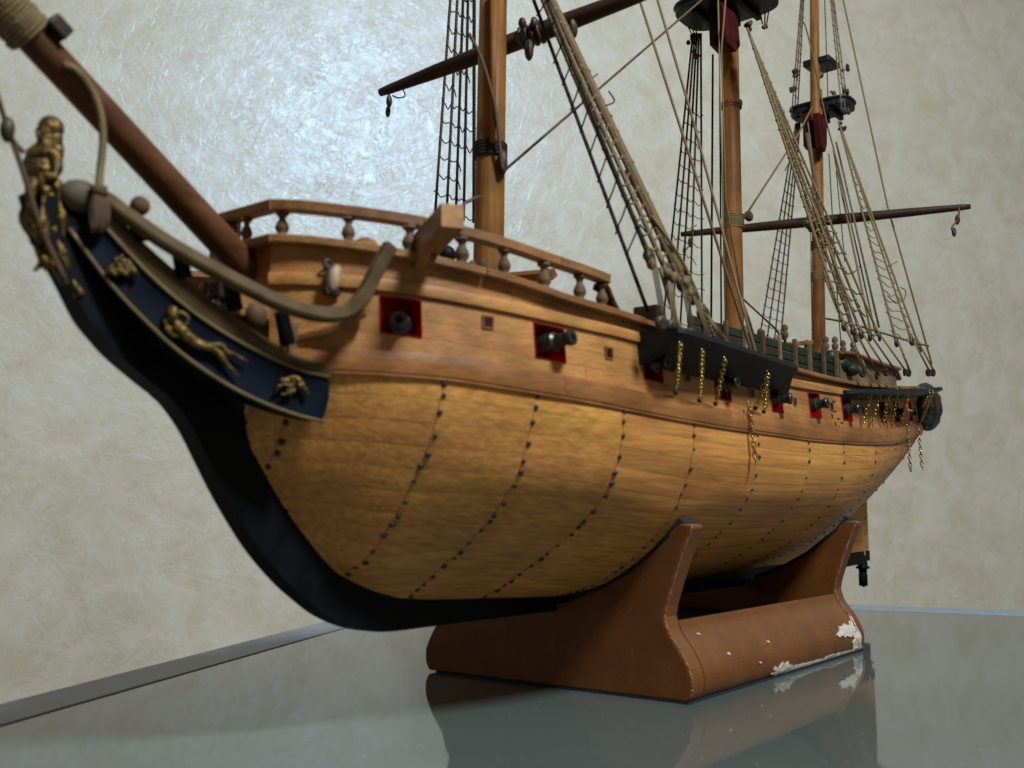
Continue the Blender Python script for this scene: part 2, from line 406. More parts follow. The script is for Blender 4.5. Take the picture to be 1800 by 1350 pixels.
for c_ in (p0+dR*.1+dL*.1, corner-dL*.1+dR*.1, p2-dL*.1-dR*.1, p3-dR*.1+dL*.1):
    lb = B(); lb.box(c_+[0, 0, -.40], (.05, .05, .73)); lb.build('leg', M['frame'], table)

# ------------------------------------------------------------------ display stand
stand = thing('display_stand', 'glossy brown display stand with two cradles, chipped at its far right corner', 'stand')
SX0, SX1, TH = 0.0, .532, .030
prof = [(-.175, .0), (-.1815, .013), (-.1805, .031), (-.170, .052), (-.1565, .070), (-.152, .082)]
crad = [(-.150, .088), (-.1505, .10), (-.156, .125), (-.163, .155), (-.1725, .188), (-.1905, .1885)]
inner = [(-.172, .1895), (-.158, .172), (-.14, .158), (-.111, .136), (-.074, .116), (-.027, .0985), (-.015, .0965)]
def mirror(p): return [(-y*(1.065 if z < .09 and y < -.145 else 1), z) for y, z in reversed(p)]
# solid base between the cradles, with a rounded ogee flank
half = smooth_path([(y, z, 0) for y, z in prof], 4); half = [(p[0], p[1]) for p in half]
trough = [(-.147, .0815), (-.139, .047), (-.07, .044)]
full = half + trough + mirror(half+trough)
bs = B(); n_ = len(full); X = [SX0+TH+.0005, .12, .25, .38, SX1-TH-.0005]
V = []; random.seed(3)
for x in X:
    for y, z in full: V.append((x, y, max(0.0022, z)+(.0058+.010*x if z > .0825 else 0)))
F = [(i*n_+k, i*n_+(k+1) % n_, (i+1)*n_+(k+1) % n_, (i+1)*n_+k) for i in range(len(X)-1) for k in range(n_)] + [tuple(range(n_))[::-1], tuple((len(X)-1)*n_+k for k in range(n_))]
bs.add(V, F); bs.build('base', M['stand'], stand)
lb_ = B(); lb_.sweep([(TH+.001, 0, .048), (SX1-TH-.001, 0, .048)], [(-.136, 0), (.136, 0), (.140, .030), (.1385, .030), (.134, .0015), (-.134, .0015), (-.1385, .030), (-.140, .030)]); lb_.build('trough_shade_sheet', M['black'], stand)  # black sheet added for the deep shade in the hollow under the hull
def cradle(xa, xb, dy0=0.0):
    outer = half + [(-.1505, .088), (-.153, .10), (-.1615, .125), (-.171, .150), (-.1805, .173), (-.185, .1835), (-.183, .1868), (-.173, .188)]
    op = outer + [(-.160, .1785)] + [(y+.001, z-.001) for y, z in inner[1:]]
    poly = op + mirror(op)
    c = B(); c.slab([(xa, y, max(z, .0022)) for y, z in poly], (xb-xa, 0, 0))
    o = c.build('cradle', M['stand'], stand, bevel=.0022)
    # felt strip lining the curved seat
    f = B(); pth = [((xa+xb)/2, y, z+.002) for y, z in [(-.1735, .1895)]+inner[1:-1]]
    f.sweep(pth, [(-TH*.5+.001, -.0045), (TH*.5-.001, -.0045), (TH*.5-.001, .0035), (-TH*.5+.001, .0035)], up=(0, 0, 1))
    f.build('felt_lining', M['felt'], stand)
    f = B(); f.sweep([(p[0], -p[1], p[2]) for p in pth], [(-TH*.5+.001, -.0045), (TH*.5-.001, -.0045), (TH*.5-.001, .0035), (-TH*.5+.001, .0035)]); f.build('felt_lining', M['felt'], stand)
    # rubbed edge running down the outboard corner
    for (xx, dx) in ((xa, 1), ):
        w = B(); P = [(xx+.0012, y-.0005, z) for y, z in outer[3:-1]]; P = smooth_path(P, 3)
        w.tube([np.array(p)+np.array([random.uniform(-.0004, .0004), random.uniform(-.0004, .0004), 0]) for p in P], [.0011*random.uniform(.4, 1.3) for _ in P], 5); w.build('worn_edge', M['worn'], stand)
    return o
cradle(SX0, SX0+TH); cradle(SX1-TH, SX1)
ft = B(); ft.slab([(-.001, -.179, .0003), (SX1+.002, -.179, .0003), (SX1+.002, .175, .0003), (-.001, .175, .0003)], (0, 0, .0018)); ft.build('felt_underlay', M['felt'], stand)
# chipped paint near the far corner: irregular flakes following the flank
def flank(x, s):                                  # s 0..1 up the flank
    i = s*(len(half)-1); k = min(int(i), len(half)-2); f_ = i-k
    return np.array([x, half[k][0]*(1-f_)+half[k+1][0]*f_, max(.002, half[k][1]*(1-f_)+half[k+1][1]*f_)])
def chip(center, rad_fn, n=22):
    cx, cs = center; V = []
    for i in range(n):
        a = 2*math.pi*i/n; rx, rs = rad_fn(a); p = flank(cx+rx*math.cos(a), min(1, max(0, cs+rs*math.sin(a)))); p[1] -= .0016; V.append(p)
    c_ = flank(cx, cs); c_[1] -= .0022
    b_ = B(); b_.add(V+[c_], [(i, (i+1) % n, n) for i in range(n)]+[])
    V2 = [v+np.array([0, .003, 0]) for v in V]
    b_.add(V+V2, [(i, (i+1) % n, (i+1) % n+n, i+n) for i in range(n)])
    b_.build('bare_patch', M['chip'], stand)
random.seed(11)
jit = lambda v, j=.35: v*random.uniform(1-j, 1+j)
chip((.238, .10), lambda a: (jit(.030), jit(.13)))
chip((.285, .07), lambda a: (jit(.045), jit(.06)))
chip((.350, .06), lambda a: (jit(.050), jit(.045)))
chip((.430, .07), lambda a: (jit(.050), jit(.055)))
chip((.462, .43), lambda a: (jit(.034), jit(.075)))
chip((.497, .30), lambda a: (jit(.014), jit(.28)))
chip((.512, .08), lambda a: (jit(.016), jit(.09)))
for x, s in ((.10, .5), (.17, .33), (.21, .52), (.06, .75)): chip((x, s), lambda a: (jit(.002), jit(.012)), 8)

# ------------------------------------------------------------------ the ship model
ship = thing('model_ship', 'wooden model of a three masted frigate with nailed plank hull, rope rigging and gilt figurehead', 'model ship')
LW = [(-.452, .318), (-.413, .3175), (-.336, .315), (-.273, .310), (-.21, .306), (-.134, .301), (-.035, .297), (.091, .2945), (.249, .2945), (.464, .300), (.641, .310), (.817, .329), (1.035, .352)]
zw = curve(*zip(*LW))
bw = curve([-.452, -.447, -.44, -.42, -.38, -.337, -.251, -.143, 0, .15, .3, .45, .6, .75, .9, 1.0, 1.035], [.010, .030, .045, .070, .105, .131, .165, .189, .200, .206, .205, .203, .197, .182, .163, .142, .132])
ST = {
 -.450: [(-.012, .318), (-.0115, .30), (-.0105, .285)],
 -.445: [(-.034, .318), (-.022, .29), (-.010, .26)],
 -.430: [(-.058, .318), (-.046, .297), (-.033, .275), (-.024, .255), (-.010, .237)],
 -.408: [(-.081, .3175), (-.072, .29), (-.058, .26), (-.039, .232), (-.010, .208)],
 -.380: [(-.105, .317), (-.099, .29), (-.086, .26), (-.066, .23), (-.040, .202), (-.010, .178)],
 -.337: [(-.131, .315), (-.129, .297), (-.122, .272), (-.108, .244), (-.088, .212), (-.064, .181), (-.040, .158), (-.010, .143)],
 -.251: [(-.165, .309), (-.163, .289), (-.158, .27), (-.144, .232), (-.118, .199), (-.092, .175), (-.058, .151), (-.029, .130), (-.010, .117)],
 -.143: [(-.189, .302), (-.190, .283), (-.187, .261), (-.173, .223), (-.141, .189), (-.106, .163), (-.070, .141), (-.037, .121), (-.010, .110)],
 .0: [(-.200, .296), (-.201, .277), (-.198, .253), (-.185, .219), (-.166, .189), (-.140, .163), (-.111, .141), (-.074, .120), (-.030, .107), (-.010, .104)],
 .15: [(-.206, .2945), (-.208, .275), (-.206, .25), (-.194, .218), (-.172, .190), (-.144, .165), (-.110, .141), (-.070, .120), (-.030, .108), (-.010, .104)],
 .30: [(-.205, .295), (-.207, .275), (-.204, .251), (-.191, .219), (-.169, .191), (-.138, .165), (-.10, .141), (-.060, .121), (-.028, .110), (-.010, .106)],
 .45: [(-.203, .2995), (-.204, .275), (-.199, .245), (-.183, .213), (-.157, .186), (-.123, .161), (-.085, .140), (-.045, .124), (-.020, .115), (-.010, .112)],
 .60: [(-.197, .307), (-.195, .278), (-.185, .25), (-.164, .218), (-.133, .188), (-.095, .162), (-.055, .142), (-.025, .127), (-.010, .113)],
 .75: [(-.182, .321), (-.174, .29), (-.155, .258), (-.126, .226), (-.088, .197), (-.050, .172), (-.024, .147), (-.014, .13), (-.010, .115)],
 .90: [(-.163, .337), (-.149, .310), (-.120, .278), (-.082, .251), (-.045, .222), (-.022, .188), (-.014, .150), (-.011, .13), (-.010, .118)],
 1.00: [(-.142, .348), (-.122, .328), (-.082, .306), (-.045, .285), (-.018, .252), (-.012, .2), (-.011, .15), (-.010, .12)],
 1.035: [(-.132, .352), (-.112, .340), (-.076, .328), (-.040, .312), (-.015, .280), (-.011, .2), (-.011, .15), (-.010, .122)]}
NG = 41
def resample(pl):
    P = np.array(smooth_path([(y, z, 0) for y, z in pl], 6))[:, :2]; s = np.concatenate([[0], np.cumsum(np.linalg.norm(np.diff(P, axis=0), axis=1))]); s /= s[-1]
    q = np.linspace(0, 1, NG); return np.column_stack([np.interp(q, s, P[:, 0]), np.interp(q, s, P[:, 1])]).ravel()
sx = sorted(ST); sec = curve(sx, [resample(ST[x]) for x in sx])
def hull_s(x, s):
    a = sec(x).reshape(NG, 2); i = s*(NG-1); k = min(int(i), NG-2); f_ = i-k
    p = a[k]*(1-f_)+a[k+1]*f_; return np.array([x, p[0], p[1]])
vr_x = [-.450, -.447, -.440, -.434, -.408, -.389, -.355, -.313, -.252, -.185, 1.04]
vr_v = [.09, .17, .25, .30, .45, .55, .68, .80, .92, 1.0, 1.0]
vr = curve(vr_x, vr_v)
def hull_v(x, v): return hull_s(x, min(1.0, v/vr(x)))
def hull_n(x, v):
    e = .004; a = hull_v(min(x+e, 1.034), v)-hull_v(max(x-e, -.449), v)
    s = min(.985, max(.015, v/vr(x))); b_ = hull_s(x, s+.015)-hull_s(x, s-.015)
    n = np.cross(a, b_); n /= np.linalg.norm(n)+1e-12
    return n if n[1] < 0 else -n
# strakes: slightly uneven widths, butted between the nail rows
NST = 15
vb = [0.0]
random.seed(5)
for i in range(NST): vb.append(vb[-1]+random.uniform(.85, 1.15)*(1.0 if i < 6 else .96))
vb = [v/vb[-1] for v in vb]
butt = [-.4495, -.428, -.337, -.251, -.143, -.018, .125, .28, .41, .56, .70, .80, .90, 1.034]
def vstart(v):                                    # x at which the rabbet passes v
    for x in np.linspace(-.4498, -.18, 400):
        if vr(x) > v: return float(x)
    return -.18
TK = .0022
def hull_plank(x0, x1, v0, v1, name='plank'):
    xs_ = max(x0, vstart(v0)+.0004)
    if xs_ > x1-.006: return
    nx = max(4, int((x1-xs_)/.011)+1); gx = .00005; gv = random.choice((.0003, .0004, .0005, .0009))
    if xs_ < -.30: xsn = xs_+(x1-xs_)*np.linspace(0, 1, nx+5)**1.4
    else: xsn = np.linspace(xs_, x1, nx+1)
    nv = 4; V = []; rows = len(xsn)
    lift = random.uniform(0, .00025)
    for sgn_layer in (0, 1):
        for i, x in enumerate(xsn):
            xx = x + (gx if i == 0 else 0) - (gx if i == rows-1 else 0)
            for j in range(nv+1):
                vv = v0+gv+(v1-v0-2*gv)*j/nv; p = hull_v(xx, vv)
                if sgn_layer == 0:
                    edge = (.00022 if j in (0, nv) else 0)
                    p = p + hull_n(xx, min(vv, vr(xx)))*(lift-edge)
                else: p = p - hull_n(xx, min(vv, vr(xx)))*TK
                V.append(p)
    F = []; w = nv+1; K = rows*w
    for i in range(rows-1):
        for j in range(nv): F.append((i*w+j, i*w+j+1, (i+1)*w+j+1, (i+1)*w+j))
        F.append((i*w, (i+1)*w, (i+1)*w+K, i*w+K)); F.append((i*w+nv, (i+1)*w+nv, (i+1)*w+nv+K, i*w+nv+K))
    for e in (0, rows-1):
        for j in range(nv): F.append((e*w+j, e*w+j+1, e*w+j+1+K, e*w+j+K))
    me = D.meshes.new(name); me.from_pydata([tuple(map(float, v)) for v in V], [], F); me.update(); me.shade_smooth()
    me.set_sharp_from_angle(angle=math.radians(50))
    return link(name, me, M['hull'], ship)
for i in range(NST):
    for k in range(len(butt)-1):
        hull_plank(butt[k], butt[k+1], vb[i], vb[i+1])
# dark shell just inside: caulking seen in the seams, both sides, plus starboard planking
def shell(off, sgn, name, mat):
    X = np.concatenate([np.linspace(-.449, -.3, 26), np.linspace(-.28, 1.034, 44)]); V = []; nv = 24
    for x in X:
        for j in range(nv+1):
            s = j/nv; p = hull_s(x, s); n = hull_n(x, s*vr(x)); p = p-n*off
            p[1] = min(p[1], -.0015); p[1] *= sgn; V.append(p)
    w = nv+1; F = [(i*w+j, i*w+j+1, (i+1)*w+j+1, (i+1)*w+j) for i in range(len(X)-1) for j in range(nv)]
    o = mesh(name, V, F, mat, ship, True); return o
shell(.0016, 1, 'caulking', M['seam'])
shell(0, -1, 'starboard_planking', M['hull'])

# nails: round heads along the butts
nb = B(); nb.lathe([(.0031, -.001), (.0030, .0006), (.0022, .0016), (.0006, .0021)], 8); nail0 = nb.build('nail', M['nail'], ship, True)
first = True; nrows = 0
def place_nail(p, n, s=1.0):
    global first
    q = Vector(n).to_track_quat('Z', 'Y').to_euler()
    if first: nail0.location = p; nail0.rotation_euler = q; nail0.scale = (s,)*3; first = False
    else: inst(nail0, p, q, (s,)*3)
for bx in butt[1:-1]:
    xr = bx+.002
    for i in range(NST):
        for f_ in ((.5,) if i % 3 else (.3, .8)):
            v = vb[i]+(vb[i+1]-vb[i])*f_
            if v > vr(xr)-.01: continue
            if bx > .6 and i % 2: continue
            xx = xr+random.uniform(-.0015, .0015)
            place_nail(hull_v(xx, v)+hull_n(xx, v)*.0002, hull_n(xx, v), random.uniform(.7, 1.15)*(1.0 if bx < -.1 else .85 if bx < .3 else .75))
# thin cord line along the butts of the forward frames
for bx in (-.428, -.337, -.251, -.143, -.018):
    P = []; 
    for v in np.linspace(.01, min(.97, vr(bx)-.02), 26):
        xx = bx+random.uniform(-.0006, .0006); P.append(hull_v(xx, v)+hull_n(xx, v)*.0001)
    B().tube(P, .00026, 5).build('butt_thread', M['nail'], ship)

# ---- topsides
zwt = lambda x: zw(x)+curve([-.45, -.30, -.1, .1, .5, 1.03], [.0155, .018, .018, .0175, .0195, .020])(x)        # wale top
ZL = curve([-.446, -.38, -.27, -.2, -.094, 0, .19, .27, .374, .48, .61, .76, .9, 1.035], [.3885, .385, .3765, .372, .368, .362, .357, .358, .362, .366, .374, .386, .398, .412])  # ledge
ZC = curve([-.446, -.407, -.35, -.295, -.2, -.11, 0, .238, .33, .47, .61, .76, .9, 1.035], [.423, .4185, .4115, .4055, .3925, .3865, .381, .376, .3765, .380, .390, .403, .418, .433])   # underside of cap rail
def bt(x, z):
    return bw(x)*(1-.45*max(0, z-zw(x)))
def tp(x, z, off=0.0):
    e = .004; b0 = bt(x, z); d = (bt(min(x+e, 1.035), z)-bt(max(x-e, -.452), z))/(min(x+e, 1.035)-max(x-e, -.452))
    n = np.array([-d, -1, 0]); n /= np.linalg.norm(n); return np.array([x, -b0, z])+n*off
XF = -.4455                                    # flat beakhead bulkhead ahead of this
def strip(name, x0, x1, zlo, zhi, off0, off1, mat, nz=2, step=.012, parent=None, sgn=1, gap=.0002, edge=.0002):
    n = max(2, int((x1-x0)/step)+1); X = np.linspace(x0+gap, x1-gap, n+1)
    if x0 < -.38: X = np.unique(np.concatenate([X, np.linspace(x0+gap, min(x1-gap, -.38), 8)]))
    V = []; rows = len(X); w = nz+1
    for lay, off in ((0, off1), (1, off0)):
        for i, x in enumerate(X):
            a, b_ = zlo(x)+.00012, zhi(x)-.00012
            for j in range(w):
                o_ = off-(edge if (lay == 0 and (j in (0, nz))) else 0)
                p = tp(x, a+(b_-a)*j/nz, o_); p[1] *= sgn; V.append(p)
    F = []; K = rows*w
    for i in range(rows-1):
        for j in range(nz):
            F.append((i*w+j, i*w+j+1, (i+1)*w+j+1, (i+1)*w+j)); F.append((i*w+j+K, i*w+j+1+K, (i+1)*w+j+1+K, (i+1)*w+j+K))
        F.append((i*w, (i+1)*w, (i+1)*w+K, i*w+K)); F.append((i*w+nz, (i+1)*w+nz, (i+1)*w+nz+K, i*w+nz+K))
    for e in (0, rows-1):
        for j in range(nz): F.append((e*w+j, e*w+j+1, e*w+j+1+K, e*w+j+K))
    o = mesh(name, V, F, mat, parent or ship, True)
    o.data.set_sharp_from_angle(angle=math.radians(40)); return o
cz = lambda v: (lambda x: v)
# wale: a proud double strake, in lengths
wl = [-.4495, -.22, .06, .33, .62, 1.034]
for a, b_ in zip(wl, wl[1:]):
    strip('wale', a, b_, lambda x: zw(x)-.001, zwt, -.004, .0050, M['wale'], 3, edge=.0012)
    strip('wale', a, b_, lambda x: zw(x)-.001, zwt, -.004, .0050, M['wale'], 3, sgn=-1)
strip('wale_moulding', -.44, 1.034, lambda x: zw(x)-.0040, lambda x: zw(x)-.0008, -.002, .0030, M['wale'], 2)
# gunports and the planks between them
ports = [(-.368, .0300), (-.231, .0345), (-.085, .034), (.055, .034), (.195, .034), (.322, .040), (.447, .040), (.628, .034), (.735, .03), (.855, .03)]
small = [(-.2955, .366, .0105, .0105), (-.156, .352, .0100, .0105), (-.02, .342, .010, .010), (.125, .338, .010, .010), (.253, .339, .010, .010), (.385, .343, .010, .010), (.52, .350, .010, .010)]
pz = lambda x: (ZL(x)-.032-.004, ZL(x)-.004)
holes = [(c-w/2, c+w/2, 'P', c) for c, w in ports]+[(c-w/2, c+w/2, (z-h/2, z+h/2), c) for c, z, w, h in small]
holes.sort()
lines = [lambda x: zwt(x), lambda x: ZL(x)-.036, lambda x: ZL(x)-.020, lambda x: ZL(x)-.004, lambda x: ZL(x)]
xb = [XF]
for h in holes: xb += [h[0], h[1]]
xb.append(1.034)
for r_ in range(4):
    zl, zh = lines[r_], lines[r_+1]
    if r_ in (0, 3):
        brk = [XF, -.19, .09, .40, .70, 1.034] if r_ == 0 else [XF, -.30, -.02, .26, .55, .80, 1.034]
        for a, b_ in zip(brk, brk[1:]): strip('topside_plank', a, b_, zl, zh, -.004, 0, M['top'], 2, gap=.0002)
    else:
        cur = XF
        for h in holes:
            if h[2] == 'P':
                strip('topside_plank', cur, h[0], zl, zh, -.004, 0, M['top'], 2, gap=.0001); cur = h[1]
        strip('topside_plank', cur, 1.034, zl, zh, -.004, 0, M['top'], 2, gap=.0001)
strip('starboard_topside', XF, 1.034, zwt, ZL, -.004, 0, M['top'], 3, sgn=-1)
def recess(c, w, z0, z1, depth, mat, name):
    a, b_ = c-w/2, c+w/2; V = []
    for off in (.0006, -depth):
        for (x, z) in ((a, z0), (b_, z0), (b_, z1), (a, z1)): V.append(tp(x, z+(ZL(x)-ZL(c)), off) if off > 0 else tp(c, z, off)+np.array([x-c, 0, 0]))
    Fc = [(0, 1, 5, 4), (1, 2, 6, 5), (2, 3, 7, 6), (3, 0, 4, 7), (4, 5, 6, 7)]
    return mesh(name, V, Fc, mat, ship)
for c, w in ports:
    z0, z1 = ZL(c)-.036, ZL(c)-.004
    gp = recess(c, w, z0, z1, .022, M['red'], 'gunport')
    fr = B()                                            # thin red reveal round the opening
    Q = [tp(c-w/2, z0+(ZL(c-w/2)-ZL(c)), .0007), tp(c+w/2, z0+(ZL(c+w/2)-ZL(c)), .0007), tp(c+w/2, z1+(ZL(c+w/2)-ZL(c)), .0007), tp(c-w/2, z1+(ZL(c-w/2)-ZL(c)), .0007)]
    fr.tube(Q, .0006, 4, closed=True); fr.build('port_frame', M['red'], gp)
for c, z, w, h in small:
    pb = B(); P = tp(c, z); t_ = tp(c+.003, z)-tp(c-.003, z); t_ /= np.linalg.norm(t_); n_ = np.array([t_[1], -t_[0], 0]); n_ = n_ if n_[1] < 0 else -n_
    R = np.column_stack([t_, n_, [0, 0, 1]])
    for dx, dz, ww, hh in ((-w/2, 0, .0016, h), (w/2, 0, .0016, h), (0, -h/2, w, .0016), (0, h/2, w, .0016)):
        pb.box(P+t_*dx+np.array([0, 0, dz])+n_*.0003, (ww, .0022, hh), R)
    pb.build('oar_port', M['rail'], ship)
    lid = B(); lid.box(P+n_*.0002, (w-.001, .0012, h-.001), R); lid.build('oar_port_lid', M['dkred'], ship)
# ledge strake above the ports and the cap
strip('ledge_strake', XF, .47, ZL, lambda x: ZL(x)+.0105, -.004, .0042, M['top'], 2, edge=.0012)
strip('ledge_strake', .47, 1.034, ZL, lambda x: ZL(x)+.0105, -.004, .0042, M['top'], 2, edge=.0012)
strip('ledge_strake', XF, 1.034, ZL, lambda x: ZL(x)+.0105, -.004, .0042, M['top'], 2, sgn=-1)
for a, b_ in ((XF, -.27), (-.27, -.10), (-.10, .20), (.20, .6), (.6, 1.034)):
    strip('bulwark_plank', a, b_, lambda x: ZL(x)+.0105, lambda x: max(ZL(x)+.012, ZC(x)), -.004, .0006, M['top'], 2)
strip('bulwark_plank', XF, 1.034, lambda x: ZL(x)+.0105, lambda x: max(ZL(x)+.012, ZC(x)), -.004, .0006, M['top'], 2, sgn=-1)

# forecastle: bulkhead, deck and rails
by = bt(XF, .40)
fb = B(); fb.slab([(XF+.002, -by+.002, .325), (XF+.002, by-.002, .325), (XF+.002, by-.002, .4225), (XF+.002, -by+.002, .4225)], (.005, 0, 0)); fb.build('beakhead_bulkhead', M['rail'], ship)
def deck(x0, x1, dz, name, inset=.006):
    X = np.linspace(x0, x1, 30); V = []; F = []
    for x in X:
        y = bt(x, ZC(x))-inset; V += [(x, -y, ZC(x)+dz), (x, y, ZC(x)+dz)]
    for i in range(len(X)-1): F.append((2*i, 2*i+1, 2*i+3, 2*i+2))
    return mesh(name, V, F, M['house'], ship)
deck(-.444, -.10, -.006, 'forecastle_deck'); deck(-.10, 1.03, -.022, 'main_deck')
def rail_path(x0, x1, zf, n=26, off=.002):
    X = np.linspace(x0, x1, n) if x0 > -.4 else x0+(x1-x0)*np.linspace(0, 1, n)**1.5
    return [np.array([x, -(bt(x, zf(x))+off), zf(x)]) for x in X]
def prof_rect(w, h, c=.0012): return [(-w/2, -h/2+c), (-w/2+c, -h/2), (w/2-c, -h/2), (w/2, -h/2+c), (w/2, h/2-c), (w/2-c, h/2), (-w/2+c, h/2), (-w/2, h/2-c)]
mz = lambda P: [np.array([p[0], -p[1], p[2]]) for p in P]
capf = lambda x: ZC(x)+.0035
zUr = curve([-.446, -.407, -.349, -.287, -.224, -.154, -.14], [.4605, .4565, .452, .4455, .4375, .430, .428])
for a, b_ in ((XF, -.30), (-.299, -.105)):
    P = rail_path(a, b_, capf); B().sweep(P, prof_rect(.017, .0075)).build('lower_rail', M['rail'], ship); B().sweep(mz(P), prof_rect(.017, .0075)).build('lower_rail', M['rail'], ship)
P = rail_path(-.104, 1.033, capf, 50); B().sweep(P, prof_rect(.015, .0060)).build('cap_rail', M['rail'], ship); B().sweep(mz(P), prof_rect(.015, .0060)).build('cap_rail', M['rail'], ship)
c0 = rail_path(XF, -.43, capf, 3)[0]
B().sweep([c0+[-.001, -.006, 0], np.array([XF-.001, by+.008, c0[2]])], prof_rect(.014, .0075)).build('lower_rail', M['rail'], ship)
upf = lambda x: zUr(x)-.0045
for a, b_ in ((XF, -.352), (-.3515, -.218), (-.2175, -.153)):
    P = rail_path(a, b_, upf, 14); B().sweep(P, prof_rect(.0125, .0095)).build('upper_rail', M['rail'], ship); B().sweep(mz(P), prof_rect(.0125, .0095)).build('upper_rail', M['rail'], ship)
c1 = rail_path(XF, -.43, upf, 3)[0]
B().sweep([c1+[-.0005, -.004, 0], np.array([XF-.0005, by+.004, c1[2]])], prof_rect(.0125, .0095)).build('upper_rail', M['rail'], ship)
# balusters, one mesh, scaled to the gap
bb = B(); bb.lathe([(.0056, 0), (.0056, .10), (.0040, .13), (.0036, .18), (.0052, .30), (.0056, .40), (.0044, .56), (.0028, .68), (.0026, .74), (.0032, .82), (.0052, .90), (.0054, 1.0)], 14)
bal0 = bb.build('baluster', M['baluster'], ship, True); used = [False]
def baluster(x, y, z0, z1, s=1.0):
    h = z1-z0
    if not used[0]: bal0.location = (x, y, z0); bal0.scale = (s, s, h); used[0] = True
    else: inst(bal0, (x, y, z0), (0, 0, random.uniform(0, 3)), (s, s, h))
for x in (-.443, -.404, -.361, -.317, -.276, -.232, -.188, -.157):
    y = bt(x, .44)+.0015; z0 = capf(x)+.003; z1 = zUr(x)-.0085
    baluster(x+(.004 if x < -.44 else 0), -y, z0, z1, random.uniform(1.05, 1.25)); baluster(x, y, z0, z1, 1.15)
baluster(XF, 0.0, capf(XF)+.003, zUr(XF)-.0085, .9); baluster(XF, .022, capf(XF)+.003, zUr(XF)-.0085, .9)
cp = B(); cp.box((XF+.001, by-.002, .441), (.020, .018, .032)); cp.build('corner_post', M['spar'], ship, bevel=.001)

# ---- stem, keel and rudder
outer = [(58, 345), (64, 400), (86, 455), (112, 505), (140, 560), (170, 598), (200, 630), (250, 672), (285, 700), (308, 728), (330, 762), (355, 812), (380, 862), (410, 915), (440, 962), (470, 1000), (500, 1032), (530, 1058), (560, 1081), (600, 1100), (640, 1109), (680, 1110), (740, 1105)]
O = [at_y(*p, 0) for p in outer]; O[-1][2] = O[-2][2] = .0875
O = smooth_path(O, 3)
O += [np.array([.2, 0, .0865]), np.array([.6, 0, .089]), np.array([1.045, 0, .100])]
inn = [(105, 352), (160, 380), (205, 430), (300, 508), (400, 572), (450, 625), (440, 680)]
I = [at_y(*p, 0) for p in inn]
I = smooth_path(I, 2)
I += [np.array(p) for p in ((-.445, 0, .30), (-.441, 0, .266), (-.429, 0, .244), (-.403, 0, .213), (-.384, 0, .189), (-.350, 0, .161), (-.308, 0, .139), (-.247, 0, .121), (-.18, 0, .113), (-.066, 0, .108), (.2, 0, .108), (.6, 0, .116), (1.045, 0, .124))]
from mathutils.geometry import tessellate_polygon
def plate(poly, y0, y1, name, mat, bev=.002):
    n = len(poly); V = [(p[0], y0, p[2]) for p in poly]+[(p[0], y1, p[2]) for p in poly]
    T = tessellate_polygon([[Vector((p[0], p[2], 0)) for p in poly]])
    F = [tuple(t) for t in T]+[tuple(i+n for i in t)[::-1] for t in T]+[(i, (i+1) % n, (i+1) % n+n, i+n) for i in range(n)]
    o = mesh(name, V, F, mat, ship)
    if bev: b_ = o.modifiers.new('bevel', 'BEVEL'); b_.width = bev; b_.segments = 2; b_.limit_method = 'ANGLE'; b_.angle_limit = math.radians(40)
    return o
plate(O+I[::-1], -.0105, .0105, 'stem_and_keel', M['black'])
sp = B(); sp.box((1.045, 0, .225), (.022, .020, .22)); sp.build('sternpost', M['hull'], ship, bevel=.001)
ru = B(); ru.slab([(1.0575, -.008, .124), (1.082, -.008, .124), (1.083, -.008, .235), (1.075, -.008, .33), (1.0575, -.008, .33)], (0, .016, 0)); rud = ru.build('rudder', M['hull'], ship, bevel=.001)
rs = B(); rs.box((1.058, 0, .114), (.052, .017, .0195)); rs.build('rudder_shoe', M['black'], rud)
for z in np.linspace(.13, .30, 7):
    inst(nail0, (1.0832, -.004, z), (0, math.pi/2, 0), (.6,)*3); inst(nail0, (1.064, -.0083, z), (math.pi/2, 0, 0), (.5,)*3)
pn = B(); pn.lathe([(.0085, .104), (.0095, .100), (.0095, .094), (.013, .0935), (.013, .089), (.0085, .0885), (.0075, .080), (.0085, .078), (.0085, .056), (.004, .0555), (.004, .054)], 14, (1.064, 0, 0)); pn.build('mounting_pin', M['black'], ship, True)

# ---- head: trail board, shelf, rails, timbers
def ytb(px): return -.0135-(px-130)/445.0*.064
tbT = [(163, 377), (200, 418), (260, 482), (330, 543), (400, 590), (470, 627), (530, 652), (578, 663)]
tbB = [(120, 402), (152, 446), (200, 508), (260, 570), (320, 624), (395, 675), (465, 710), (525, 731), (566, 741)]
T_ = smooth_path([at_y(*p, ytb(p[0])) for p in tbT], 4)
Bt = smooth_path([at_y(*p, ytb(p[0])) for p in tbB], 4)
def resam(P, n):
    P = np.array(P); s = np.concatenate([[0], np.cumsum(np.linalg.norm(np.diff(P, axis=0), axis=1))]); q = np.linspace(0, s[-1], n)
    return [np.array([np.interp(t, s, P[:, k]) for k in range(3)]) for t in q]
n_ = 26; T_ = resam(T_, n_); Bt = resam(Bt, n_)
V = []; F = []
for layer, dy in ((0, 0), (1, .006)):
    for a, b_ in zip(T_, Bt):
        for j in range(5): p = a+(b_-a)*j/4; V.append(p+np.array([0, dy, 0])+np.array([.0035, 0, 0])*math.sin(math.pi*j/4)*(1 if layer == 0 else 1))
K = n_*5
for i in range(n_-1):
    for j in range(4):
        F.append((i*5+j, i*5+j+1, (i+1)*5+j+1, (i+1)*5+j)); F.append((i*5+j+K, i*5+j+1+K, (i+1)*5+j+1+K, (i+1)*5+j+K))
    for j in (0, 4): F.append((i*5+j, (i+1)*5+j, (i+1)*5+j+K, i*5+j+K))
for i in (0, n_-1):
    for j in range(4): F.append((i*5+j, i*5+j+1, i*5+j+1+K, i*5+j+K))
